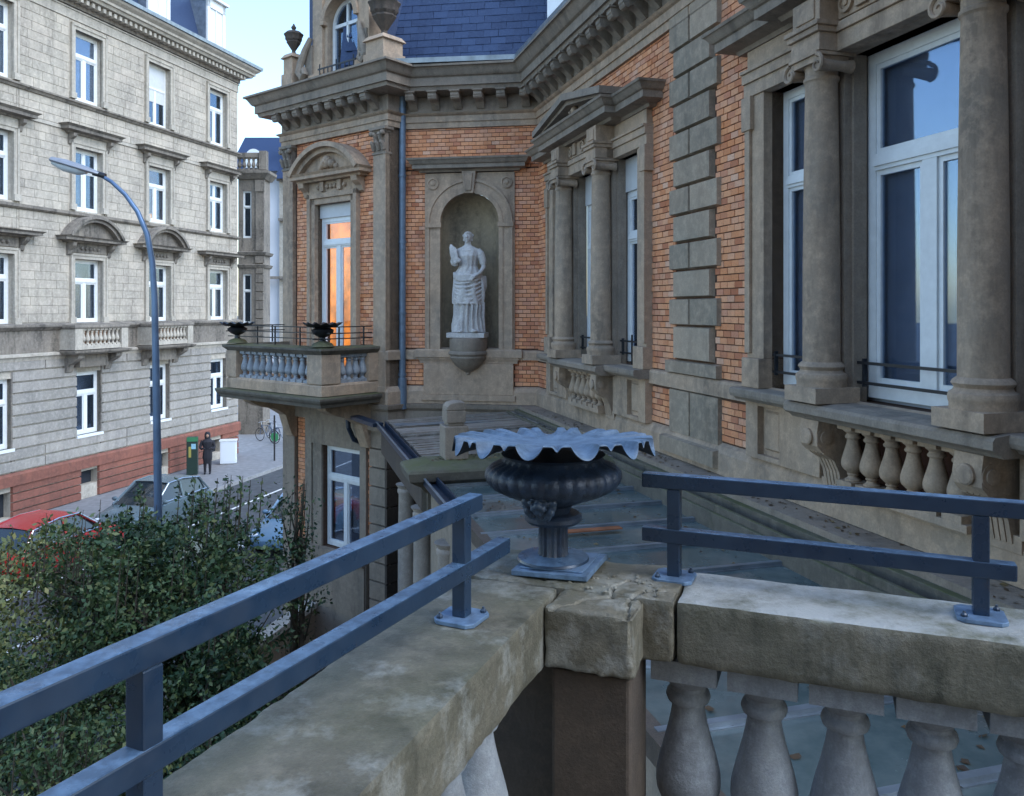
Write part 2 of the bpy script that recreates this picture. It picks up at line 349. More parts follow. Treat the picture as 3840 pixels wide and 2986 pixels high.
def window(parent, F, x0, x1, z0, z1, y, tz=None, mull=True, fw=.055, top_mull=False, fmat=WHITE, back=None, depth=.06, name='window', sill=False, gmat=None):
    mb = MB(); d = depth
    mb.box(x0, x0+fw, y, y+d, z0, z1).box(x1-fw, x1, y, y+d, z0, z1).box(x0+fw, x1-fw, y, y+d, z0, z0+fw*1.3).box(x0+fw, x1-fw, y, y+d, z1-fw, z1)
    cells = []; cx = (x0+x1)/2; ztop = z1-fw; zb = z0+fw*1.3
    if tz:
        mb.box(x0+fw, x1-fw, y-.012, y+d, tz-fw*.7, tz+fw*.7); mb.box(x0+fw, x1-fw, y-.03, y, tz-fw*.35, tz+fw*.2)
        if top_mull: mb.box(cx-fw*.5, cx+fw*.5, y, y+d, tz+fw*.7, ztop)
        cells += [(x0+fw, cx-fw*.5, tz+fw*.7, ztop), (cx+fw*.5, x1-fw, tz+fw*.7, ztop)] if top_mull else [(x0+fw, x1-fw, tz+fw*.7, ztop)]
        ztop = tz-fw*.7
    if mull:
        mb.box(cx-fw*.75, cx+fw*.75, y-.008, y+d, zb, ztop); cells += [(x0+fw, cx-fw*.75, zb, ztop), (cx+fw*.75, x1-fw, zb, ztop)]
    else: cells += [(x0+fw, x1-fw, zb, ztop)]
    # inner sash ring
    for a, b, c, e in cells:
        s_ = fw*.45
        if b-a > .25:
            mb.box(a, a+s_, y+.012, y+d-.01, c, e).box(b-s_, b, y+.012, y+d-.01, c, e).box(a+s_, b-s_, y+.012, y+d-.01, c, c+s_).box(a+s_, b-s_, y+.012, y+d-.01, e-s_, e)
    if sill: mb.box(x0-.04, x1+.04, y-.12, y+.03, z0-.05, z0-.002)
    wo = part(name, mb, fmat, parent, F)
    for a, b, c, e in cells:
        part('pane', MB().box(a+.003, b-.003, y+d*.5, y+d*.5+.005, c+.003, e-.003), gmat or GLASS, wo, F)
    if back:
        part('interior', MB().box(x0-.3, x1+.3, y+back[1], y+back[1]+.02, z0-.2, z1+.2), back[0], wo, F)
    return wo
def baluster_prof(h, r, cap=.10):
    p = [(.70, 0), (.70, .03), (.52, .05), (.42, .08), (.40, .10), (.50, .115), (.52, .135), (.44, .15), (.62, .185), (.86, .235), (.97, .285), (1.0, .33), (.99, .38), (.93, .44), (.84, .51), (.74, .58), (.63, .66), (.55, .73), (.50, .79), (.50, .815), (.64, .828), (.69, .855), (.65, .882), (.56, .90), (.55, .922), (.64, .942), (.79, .965), (.86, 1.0)]
    return [(a*r, b*h) for a, b in p]
def baluster_mesh(name, h, r, mat, seg=14, sq=None, capz=None):
    cz = capz or h*.1; mb = MB(); q = sq or r*.95
    mb.lathe([(a, cz+b) for a, b in baluster_prof(h-2*cz, r)], 0, 0, seg); mb.box(-q, q, -q, q, 0, cz).box(-q, q, -q, q, h-cz, h)
    return mb.mesh(name, mat, True)
def at(F, x, y, z): return F @ Matrix.Translation((x, y, z))
def ogee(o0, z0, o1, z1, n=6):   # cyma curve points
    return [(o0+(o1-o0)*(i/n), z0+(z1-z0)*(.5-.5*math.cos(PI*i/n))) for i in range(n+1)]

# ------------------------------------------------------------------ ground
g = MB(); g.box(-400, 400, -300, 900, GZ-.5, GZ-.15)
put('ground', g.mesh('ground', simple('city_ground', (.11, .11, .11), .9, var=.2)), kind='structure')
r_ = MB(); r_.box(-60, 80, -13.2, -3.7, GZ-.14, GZ-.12)
part('road', r_, ASPH, None, FL, kind='structure')
p_ = MB(); p_.box(-60, 24, -3.55, 0, GZ-.14, GZ); part('pavement', p_, PAVE, None, FL, kind='structure')
p_ = MB(); p_.box(-60, 24, -3.7, -3.55, GZ-.14, GZ+.004).box(-60, 80, -13.35, -13.2, GZ-.14, GZ+.004); part('kerb', p_, KERB, None, FL, kind='structure')
p_ = MB(); p_.box(-60, 80, -14.4, -13.35, GZ-.14, GZ); part('near_pavement', p_, PAVE, None, FL, kind='structure')
p_ = MB(); p_.box(13.6, 60, 0, 14, GZ-.14, GZ-.006); part('square_pavement', p_, PAVE, None, FL, kind='structure')
p_ = MB()
for i in range(-8, 12): p_.box(i*4, i*4+2.2, -8.55, -8.43, GZ-.117, GZ-.114)
p_.box(-30, 40, -5.95, -5.85, GZ-.117, GZ-.114)
part('road_marking', p_, ROADW, None, FL, kind='structure')
p_ = MB(); p_.box(-60, 80, -45, -14.5, GZ-.14, GZ-.02); part('garden_soil', p_, SOIL, None, FL, kind='structure')

# ================================================================== THE VILLA
V = thing('villa', 'orange brick villa with brown sandstone trim, statue niche and slate mansard', 'building', (.5, 15.8, GZ))
def M2w(F, x, y=0): p = F @ Vector((x, y, 0)); return (p.x, p.y)
OUT = [M2w(FB, 0, 3.0), M2w(FB, 0), M2w(FB, BL), M2w(FN, 0), M2w(FM, 0), M2w(FM, 14.5)]
def sweep_part(name, prof, mat, pts=OUT, **kw):
    mb = MB(); mb.sweep(pts, prof); return part(name, mb, mat, V, I4, **kw)
CM1, HM1, CM2, HM2 = 9.76, 2.26, 2.92, 2.12
KC = .83
OM = [(CM1-HM1+.3, CM1+HM1-.3, -.8, 2.2), (CM2-HM2+.3, CM2+HM2-.3, -.8, 2.2), (CM1-.75, CM1+.75, -1.5, -.92), (CM2-.75, CM2+.75, -1.5, -.92)]
wm = MB(); wall_boxes(wm, 0, 14.5, -6.9, 3.56, OM, 0, .3); part('wall', wm, MORTAR, V, FM)
wn_ = MB(); wall_boxes(wn_, .0, NL, -6.9, 3.56, [(.7, 1.96, -.74, 2.3)], 0, .3); part('wall', wn_, MORTAR, V, FN)
wb = MB(); wall_boxes(wb, 0, BL, -6.9, 3.56, [(1.12, 2.28, -1.6, 2.2), (1.3, 2.55, -4.95, -2.82)], 0.03, .35); part('wall', wb, MORTAR, V, FB)
rt = MB(); rt.box(BL-.3, BL, .03, .75, -6.9, 3.56); part('side_wall', rt, SAND, V, FB)
# backing rooms
for nm, F, x0, x1, mt, yy in (('inner_blind', FM, 7.2, 12.1, BLIND, .225), ('room', FM, .5, 5.3, ROOM, .9)):
    part(nm, MB().box(x0, x1, yy, yy+.05, -1.6, 2.5), mt, V, F)
# brick fields
for a in ((0, .83, -.79, 3.55), (0, .83, -1.5, -.99), (5.03, 5.72, -.79, 3.55), (5.03, 5.6, -1.5, -.99), (6.7, 7.53, -.79, 3.55), (6.84, 7.53, -1.5, -.99), (.83, 5.03, 2.5, 3.55), (7.53, 12.1, 2.5, 3.55), (5.72, 6.7, 3.3, 3.55)):
    bricks(FM, *a)
for a in ((.02, .45, -.76, 2.75), (2.2, NL, -.76, 2.75), (.02, NL, 2.75, 3.55), (.02, .43, -1.5, -.93), (2.2, NL, -1.5, -.93)): bricks(FN, *a)
FBs = FB @ Matrix.Translation((0, .03, 0))
for a in ((.42, .98, -.9, 3.55), (2.42, 2.96, -.9, 3.55), (.98, 2.42, 2.6, 3.55), (.45, .78, -4.9, -1.9), (2.72, 2.9, -4.9, -2.0)): bricks(FBs, *a)
def eye_dist(b): p = b[0] @ Vector(((b[1]+b[2])/2, 0, (b[3]+b[4])/2)); return p.y
BRICKS.sort(key=eye_dist)
unit = {}
def brick_mesh(w_, h_):
    k = (round(w_, 2), round(h_, 2))
    if k not in unit:
        mb = MB(); mb.add([(0,0,0),(w_,0,0),(w_,.03,0),(0,.03,0),(0,0,h_),(w_,0,h_),(w_,.03,h_),(0,.03,h_)], [(4,5,6,7),(0,1,5,4),(1,2,6,5),(3,0,4,7),(0,3,2,1)])
        unit[k] = mb.mesh('brick', BRICK)
    return unit[k]
rest = MB()
vis = [b for b in BRICKS]; cnt = 0
for b in vis:
    F, p, q, a, c, y = b
    P = F @ Vector((q, 0, c)); inv = abs(P.x/P.y) < .62 and -1.0 < P.z/P.y < .40
    if cnt < 300 and inv:
        put('brick', brick_mesh(q-p, c-a), V, F @ Matrix.Translation((p, y, a))); cnt += 1
    else:
        vs = [F @ Vector(t) for t in ((p,y,a),(q,y,a),(q,.01,a),(p,.01,a),(p,y,c),(q,y,c),(q,.01,c),(p,.01,c))]
        rest.add(vs, [(4,5,6,7),(0,1,5,4),(1,2,6,5),(3,0,4,7),(0,3,2,1)])
part('brickwork', rest, BRICK, V, I4, kind='stuff')
# quoins
for k in range(-1, 7):
    zb = 3.218-.342*0-.684*k
    def q_(x0, x1, z0, z1): part('quoin_stone', MB().panel(x0+.006, x1-.006, z0+.008, z1-.008, 0., .07, .014), SANDB, V, FM)
    if k < 6:
        q_(5.63, 6.16, zb, zb+.342 if k > -1 else 3.54); q_(6.17, 6.84, zb, zb+.342 if k > -1 else 3.54)
    if 0 <= k < 6: q_(5.74, 6.67, zb-.342, zb) if k < 5 else q_(5.74, 6.67, -.62, -.2)
part('quoin_stone', MB().panel(5.56, 6.85, -.79, -.63, 0, .09, .01), SANDB, V, FM)
part('quoin_stone', MB().panel(5.62, 6.15, -1.54, -.99, 0, .06, .012), SANDB, V, FM)
part('quoin_stone', MB().panel(6.165, 6.84, -1.54, -.99, 0, .06, .012), SANDB, V, FM)
part('quoin_plinth', MB().panel(5.5, 6.9, -1.8, -1.56, 0, .15, .03), SANDB, V, FM)
# horizontal stone courses swept round the whole facade
sweep_part('string_course', [(0, -.98), (.07, -.98), (.07, -.83), (.055, -.80), (0, -.79)], SAND)
sweep_part('plinth_course', [(0, -1.84), (.09, -1.84), (.09, -1.6), (.05, -1.53), (0, -1.50)], SAND)
sweep_part('plinth_moulding', [(0, -2.3), (.07, -2.3), (.07, -1.99), (.12, -1.93), (.14, -1.85), (0, -1.842)], SANDG)
arch_ = [(0, 3.55), (.06, 3.55), (.06, 3.66), (.085, 3.665), (.085, 3.78), (.12, 3.80), (.15, 3.83), (0, 3.835)]
sweep_part('architrave', arch_, SAND)
sweep_part('frieze', [(0, 3.836), (.05, 3.836), (.05, 4.16), (0, 4.16)], SANDG)
corn = [(0, 4.162), (.40, 4.20), (.42, 4.27), (.46, 4.275), (.46, 4.43)]+ogee(.48, 4.44, .62, 4.60)+[(.64, 4.60), (.64, 4.64), (0, 4.68)]
sweep_part('cornice', corn, SANDG)
OUTG = OUT[2:]
gut = MB(); gut.sweep([M2w(FN, -.15, -.1), M2w(FM, 0, 0), M2w(FM, 14.5)], [(.50, 4.66), (.60, 4.66), (.61, 4.75), (.58, 4.75), (.57, 4.70), (.52, 4.70), (.2, 4.72), (.2, 4.69)]); part('gutter', gut, ZINC, V)
# modillions (curled brackets)
md = MB(); prof = [(0, 0), (.0, .26), (.36, .26), (.37, .17), (.33, .12), (.27, .10), (.22, .13), (.14, .08), (.08, .02), (.03, -.03)]
mo = MB(); n = len(prof); mo.add([(-.08, -o, z) for o, z in prof]+[(.08, -o, z) for o, z in prof], [tuple(range(n)), tuple(range(n, 2*n))[::-1]]+[(i, i+n, (i+1) % n+n, (i+1) % n) for i in range(n)])
mo.box(-.10, .10, -.40, 0, .235, .262); mo.tube([(-.085, -.30, .15), (.085, -.30, .15)], .055, 10); me_mod = mo.mesh('modillion', SANDG)
for F, L, n0, st in ((FB, BL, 9, .36), (FN, NL, 6, .41), (FM, 12.5, 30, .415)):
    for i in range(n0):
        x = (i+.5)*st if F is not FM else .35+i*st
        if F is FN: x = .22+i*.445
        if x < L-.05: put('modillion', me_mod, V, at(F, x, -.05, 3.93))
# ---------------------------------------------------------------- serliana windows of the main wall
colmesh = {}
def column_parts(F, x, y, zb, zt, r, mat=SAND):
    h = zt-zb
    sh = MB(); sh.lathe([(r*1.0, zb+.34), (r*1.0, zb+.40), (r*.99, zb+h*.4), (r*.93, zb+h*.7), (r*.86, zt-.23), (r*.87, zt-.225), (r*.95, zt-.21), (r*.95, zt-.185), (r*.87, zt-.175), (r*.87, zt-.08)], x, y, 28)
    c = part('column', sh, mat, V, F, True)
    b = MB(); b.lathe([(r*1.32, zb+.13), (r*1.32, zb+.17), (r*1.36, zb+.19), (r*1.38, zb+.215), (r*1.34, zb+.24), (r*1.18, zb+.255), (r*1.12, zb+.275), (r*1.18, zb+.29), (r*1.25, zb+.305), (r*1.18, zb+.325), (r*1.02, zb+.345)], x, y, 28)
    b.box(x-r*1.4, x+r*1.4, y-r*1.4, y+r*1.4, zb, zb+.13); part('column_base', b, mat, c, F, True)
    k = MB(); k.lathe([(r*.87, zt-.10), (r*1.08, zt-.05), (r*1.1, zt-.03), (r*1.0, zt-.02)], x, y, 24); k.box(x-r*1.25, x+r*1.25, y-r*1.25, y+r*1.25, zt-.028, zt)
    k.box(x-r*1.1, x+r*1.1, y-r*1.12, y+r*.9, zt-.085, zt-.03)
    for sx in (-1, 1):
        cx_, cz_ = x+sx*r*1.22, zt-.12
        pts = []
        for i in range(26):
            a = PI/2+sx*-1*(-i*.26)*1; rr = .085*(1-i/30)
            pts.append((cx_+rr*math.cos(PI/2-sx*-i*.3*-1), y-r*1.2, cz_+rr*math.sin(PI/2-sx*-i*.3*-1)))
        k.tube(pts, [.02*(1-i/40) for i in range(26)], 6)
        n0 = len(k.v); k.lathe([(.06, -r*1.16), (.045, -r*.4), (.04, 0), (.045, r*.5), (.062, r*.95)], 0, 0, 14)
        for i in range(n0, len(k.v)):
            p = k.v[i]; k.v[i] = (cx_+p[0], y+p[2], cz_+p[1])
    part('capital', k, mat, c, F, True)
def console(mb, x, z1, z0, wd, out):
    # S-shaped scroll bracket: profile in (out, z)
    h = z1-z0
    pr = [(0, z0), (out*.22, z0), (out*.30, z0+h*.12), (out*.34, z0+h*.3), (out*.42, z0+h*.42), (out*.7, z0+h*.5), (out*.95, z0+h*.62), (out*1.0, z0+h*.78), (out*.9, z0+h*.92), (out*.9, z1), (0, z1)]
    for i in range(5):
        a = x-wd/2+wd*i/5; mb.prof_x(a+.006, a+wd/5-.006, [(0, z0), (out*.30, z0), (out*.38, z0+h*.25), (out*.52, z0+h*.42), (out*.8, z0+h*.52), (out*.8, z0+h*.58), (0, z0+h*.58)])
    mb.prof_x(x-wd/2+.01, x+wd/2-.01, [(o*.93, z) for o, z in pr]); mb.prof_x(x-wd/2, x+wd/2, [(0, z0+h*.56), (out*.85, z0+h*.54), (out*1.0, z0+h*.64), (out*1.02, z0+h*.8), (out*.97, z1-.002), (0, z1-.002)])
    n0 = len(mb.v); mb.lathe([(.072, 0), (.072, .03), (.06, .038), (.03, .04)], 0, 0, 20)
    for i in range(n0, len(mb.v)):
        p = mb.v[i]; mb.v[i] = (x+p[0], -out*.99-p[2], z0+h*.76+p[1])
    for sx in (-1, 1):
        n0 = len(mb.v); mb.lathe([(.085, 0), (.085, .018), (.055, .018), (.055, .03), (.02, .035)], 0, 0, 16)
        for i in range(n0, len(mb.v)):
            p = mb.v[i]; mb.v[i] = (x+sx*(wd/2-.012+p[2]), -out*.78+p[0], z0+h*.76+p[1])
def serliana(cx, hf, kc, ped, closed):
    F = FM; L, R = cx-hf, cx+hf; r = .158; cy = -.20
    # jambs with ears
    for sx, x in ((-1, L), (1, R)):
        mb = MB(); a, b = (x, x+.30) if sx < 0 else (x-.30, x)
        mb.box(a, b, -.10, .3, -.5, 2.2)
        e0, e1 = (a, a+.09) if sx < 0 else (b-.09, b); mb.box(e0, e1, -.135, -.10, -.45, 2.2)
        mb.box(a-.015, b+.015 if sx > 0 else b, -.16, .3, -.80, -.5); mb.box(e0-.04, e1+.04, -.15, 0, 1.85, 2.2)
        part('jamb', mb, SAND, V, F, bevel=.006)
    # entablature
    mb = MB(); mb.box(L-.04, R+.04, -.12, .3, 2.2, 2.34); mb.box(L-.04, R+.04, -.145, .3, 2.34, 2.44); mb.box(L-.04, R+.04, -.17, .3, 2.44, 2.475)
    mb.box(L, R, -.10, .3, 2.475, 2.68); part('entablature', mb, SAND, V, F, bevel=.005)
    cp = [(0, 2.68), (.12, 2.68), (.14, 2.72), (.18, 2.73), (.30, 2.75), (.30, 2.84)]+ogee(.31, 2.845, .40, 2.93)+[(.41, 2.96), (0, 2.99)]
    cs = MB(); cs.sweep([(L-.02, .02), (L-.02, -.001), (R+.02, -.001), (R+.02, .02)], cp); part('window_cornice', cs, SANDG, V, F)
    mb = MB(); a, b = cx-kc-.26, cx+kc+.26
    mb.box(a+.06, b-.06, -.22, -.05, 2.203, 2.36).box(a+.05, b-.05, -.245, -.05, 2.36, 2.44)
    mb.box(a+.1, b-.1, -.20, -.05, 2.475, 2.7)
    for s_ in (-1, 1):
        x = cx+s_*kc; mb.box(x-.2, x+.2, -.40, -.05, 2.205, 2.36).box(x-.22, x+.22, -.43, -.05, 2.36, 2.41).box(x-.24, x+.24, -.45, -.05, 2.41, 2.45).box(x-.19, x+.19, -.39, -.05, 2.45, 2.685)
        mb.box(x-.13, x+.13, -.405, -.38, 2.49, 2.65)
    # frieze triglyph blocks and roundel
    for s_ in (-.36, .36): mb.box(cx+s_-.07, cx+s_+.07, -.235, -.19, 2.5, 2.69)
    part('middle_entablature', mb, SAND, V, F, bevel=.006)
    for sx in (-.62 if not ped else -.6, 0, .6):
        ro = MB(); n0 = 0; ro.lathe([(.085, 0), (.085, .03), (.06, .035), (.055, .015), (.03, .015), (.028, .03), (.01, .035)], 0, 0, 18)
        for i in range(n0, len(ro.v)): p = ro.v[i]; ro.v[i] = (cx+sx*.9+p[0], -.20-p[2], 2.585+p[1])
        part('rosette', ro, SAND, V, F, True)
    cs = MB(); cp2 = [(.0, 2.69), (.30, 2.69), (.33, 2.73), (.48, 2.75), (.48, 2.84)]+ogee(.49, 2.845, .58, 2.93)+[(.59, 2.965), (0, 3.0)]
    cs.sweep([(a+.02, .05), (a+.02, .0), (b-.02, .0), (b-.02, .05)], [(o-.02, z) for o, z in cp2]); part('middle_cornice', cs, SANDG, V, F)
    if ped:
        a2, b2 = a-.5, b+.5; zt = 3.40; tri = MB()
        y0 = -.55
        def rake(xa, za, xb, zb, t, yf):
            dx, dz = xb-xa, zb-za; l = math.hypot(dx, dz); nx, nz_ = -dz/l*t, dx/l*t
            if nz_ < 0: nx, nz_ = -nx, -nz_
            tri.prism([(xa, za), (xb, zb), (xb, zb+t*1.05), (xa+nx, za+nz_)] if xa < xb else [(xb, zb), (xa, za), (xa+nx, za+nz_), (xb, zb+t*1.05)], yf, 0)
        rake(a2+.02, 3.0, cx, zt-.13, .10, -.56); rake(b2-.02, 3.0, cx, zt-.13, .10, -.56)
        rake(a2+.12, 2.99, cx, zt-.2, .07, -.48); rake(b2-.12, 2.99, cx, zt-.2, .07, -.48)
        tri.prism([(a2+.2, 2.995), (b2-.2, 2.995), (cx, zt-.19)], -.30, 0); part('pediment', tri, SANDG, V, F)
        hd = MB(); hd.ball((cx, -.34, 3.10), .09, 12, (.85, .8, 1.15)); hd.ball((cx-.11, -.32, 3.07), .05, 8); hd.ball((cx+.11, -.32, 3.07), .05, 8); hd.ball((cx, -.42, 3.09), .025, 8); hd.box(cx-.2, cx+.2, -.36, -.29, 3.0, 3.06)
        part('carved_head', hd, SAND, V, F, True)
    # piers behind the columns, columns
    for s_ in (-1, 1):
        x = cx+s_*kc; part('pier', MB().box(x-.14, x+.14, -.10, .128, -.80, 2.2).box(x-.17, x+.17, -.03, .10, -.80, 2.2), SANDG, V, F)
        column_parts(F, x, cy-.03, -.80, 2.2, r)
    # sill slab
    mb = MB(); slab = [(0, -.93), (.22, -.93), (.25, -.90), (.29, -.89), (.30, -.86), (.30, -.815), (.28, -.803), (-.2, -.80)]
    mb.sweep([(L-.02, .0), (R+.02, .0)], slab); part('sill', mb, SANDG, V, F)
    slab2 = [(0, -.96), (.34, -.96), (.37, -.93), (.40, -.92), (.43, -.90), (.43, -.845), (.41, -.82), (.30, -.806), (.0, -.806)]
    mb = MB(); mb.sweep([(cx-kc-.27, .0), (cx+kc+.27, .0)], slab2); part('balcony_sill', mb, SANDG, V, F)
    # apron
    mb = MB()
    for a, b in ((L, L+.22), (L+.60, cx-kc-.18), (cx+kc+.18, R-.60), (R-.22, R)): mb.box(a, b, -.12, .02, -1.52, -.93)
    for a, b in ((L+.22, L+.60), (R-.60, R-.22)):
        mb.box(a, b, -.05, .02, -1.52, -.93); mb.box(a, b, -.12, -.05, -1.52, -1.47).box(a, b, -.12, -.05, -.98, -.93); mb.panel(a+.05, b-.05, -1.42, -1.02, -.05, .03, .02)
    mb.box(cx-kc-.18, cx+kc+.18, -.10, .02, -1.62, -1.5); mb.box(cx-kc+.15, cx+kc-.15, -.22, -.10, -1.56, -1.5)
    part('apron', mb, SAND, V, F, bevel=.005)
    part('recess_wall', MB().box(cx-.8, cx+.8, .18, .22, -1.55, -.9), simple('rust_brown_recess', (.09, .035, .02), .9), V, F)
    for s_ in (-1, 1):
        mb = MB(); console(mb, cx+s_*kc, -.96, -1.56, .24, .36); part('console', mb, SAND, V, F)
    nb = 6; bm_ = baluster_mesh('baluster', .54, .095, SAND, 14)
    for i in range(nb):
        put('baluster', bm_, V, at(F, cx-.575+i*.23, -.13, -1.5))
    # windows
    y = .13
    wl, wr = L+.36, cx-kc-.16
    zt = 2.2
    if closed:
        bb = MB()
        for a, b in ((wl, wr), (cx-kc+.17, cx+kc-.17), (cx+kc+.16, R-.36)): bb.box(a, b, y-.04, y+.1, 1.72, zt)
        part('roller_box', bb, BLINDSKY, V, F); zt = 1.72
    bk = None
    tz = 1.28 if not closed else 1.05
    window(V, F, wl-.06, wr+.02, -.76, zt, y, tz, False, .085)
    window(V, F, cx-kc+.145, cx+kc-.145, -.76, zt, y, tz-.02, True, .10)
    window(V, F, cx+kc+.145, R-.30, -.76, zt, y, tz, False, .085)
    mb = MB()
    for a, b in ((wl-.02, wr), (cx-kc+.24, cx+kc-.24), (cx+kc+.24, R-.38)):
        mb.box(a-.08, b+.08, y-.13, y-.11, -.47, -.445).box(a-.08, b+.08, y-.13, y-.11, -.64, -.615)
        mb.box(a-.0, a+.02, y-.135, y-.10, -.66, -.42)
        if closed: mb.box((a+b)/2-.01, (a+b)/2+.01, y-.13, y-.11, -.78, -.36)
    part('guard_rail', mb, BLACKI, V, F)
serliana(CM1, HM1, .86, False, False)
serliana(CM2, HM2, KC, True, True)

# ---------------------------------------------------------------- niche wall
F = FN; nc = 1.335
mb = MB(); arch_block(mb, .44, 2.22, -.78, 2.66, nc, .58, 1.69, -.06, .02); part('niche_surround', mb, SAND, V, F)
mb = MB(); arch_band(mb, nc, 1.69, .58, .66, -.10, -.055); arch_band(mb, nc, 1.69, .66, .80, -.085, -.055); arch_band(mb, nc, 1.69, .80, .85, -.11, -.055)
for s_ in (-1, 1):
    a = [nc+s_*.58, nc+s_*.66]; a.sort(); mb.box(a[0], a[1], -.10, -.055, -.78, 1.69)
    a = [nc+s_*.66, nc+s_*.80]; a.sort(); mb.box(a[0], a[1], -.085, -.055, -.78, 1.62)
    a = [nc+s_*.80, nc+s_*.85]; a.sort(); mb.box(a[0], a[1], -.11, -.055, -.78, 1.69)
    a = [nc+s_*.56, nc+s_*.87]; a.sort(); mb.box(a[0], a[1], -.125, -.05, 1.60, 1.69)
part('archivolt', mb, SAND, V, F)
mb = MB(); mb.prism([(nc-.09, 2.25), (nc+.09, 2.25), (nc+.14, 2.68), (nc-.14, 2.68)], -.16, -.05); mb.prism([(nc-.05, 2.30), (nc+.05, 2.30), (nc+.08, 2.64), (nc-.08, 2.64)], -.185, -.155); part('keystone', mb, SAND, V, F, bevel=.01)
for s_ in (-1, 1):
    ro = MB(); ro.lathe([(.115, 0), (.115, .03), (.09, .035), (.08, .015), (.045, .015), (.04, .03), (.01, .04)], 0, 0, 20)
    for i in range(len(ro.v)): p = ro.v[i]; ro.v[i] = (nc+s_*.73+p[0], -.055-p[2], 2.46+p[1])
    part('rosette', ro, SAND, V, F, True)
mb = MB(); R_ = .58; seg = 20; vs = []; fs = []
rows = [(-.78, 0), (.3, 0), (1.69, 0)]+[(None, a) for a in (15, 30, 45, 60, 75, 89)]
for z, el in rows:
    for i in range(seg+1):
        t = PI*i/seg; e = math.radians(el)
        vs.append((nc-R_*math.cos(e)*math.cos(t), .0+R_*.8*math.cos(e)*math.sin(t), z if z is not None else 1.69+R_*math.sin(e)))
for j in range(len(rows)-1):
    for i in range(seg): fs.append((j*(seg+1)+i, j*(seg+1)+i+1, (j+1)*(seg+1)+i+1, (j+1)*(seg+1)+i))
mb.add(vs, fs); part('niche_vault', mb, NICH, V, F, True)
part('niche_floor', MB().box(nc-.7, nc+.7, -.02, .5, -.80, -.745), SANDG, V, F)
cp = [(0, 2.68), (.10, 2.68), (.12, 2.72), (.22, 2.74), (.22, 2.81)]+ogee(.23, 2.815, .31, 2.90)+[(.32, 2.935), (0, 2.96)]
mb = MB(); mb.sweep([(.44, .02), (.44, 0), (2.22, 0), (2.22, .02)], cp); part('niche_cornice', mb, SANDG, V, F)
mb = MB(); mb.sweep([(.38, .02), (.38, 0), (2.24, 0), (2.24, .02)], [(0, -.93), (.13, -.93), (.13, -.80), (.11, -.775), (0, -.77)]); part('niche_sill', mb, SAND, V, F)
mb = MB(); mb.sweep([(.42, .02), (.42, 0), (2.2, 0), (2.2, .02)], [(0, -1.05), (.08, -1.05), (.08, -1.02), (.11, -.96), (.11, -.932), (0, -.932)]); mb.box(.42, 2.2, -.10, 0, -1.66, -1.052); mb.box(.38, 2.24, -.12, 0, -1.78, -1.662); part('niche_apron', mb, SAND, V, F, bevel=.008)
mb = MB(); mb.lathe([(.34, -.545), (.36, -.56), (.365, -.60), (.365, -.76), (.35, -.80), (.38, -.82), (.385, -.86), (.35, -.90), (.36, -.93), (.33, -.98), (.28, -1.05), (.20, -1.13), (.10, -1.19), (.05, -1.22), (.04, -1.26), (.01, -1.27)][::-1], nc-.02, -.09, 24); part('statue_corbel', mb, SANDG, V, F, True)
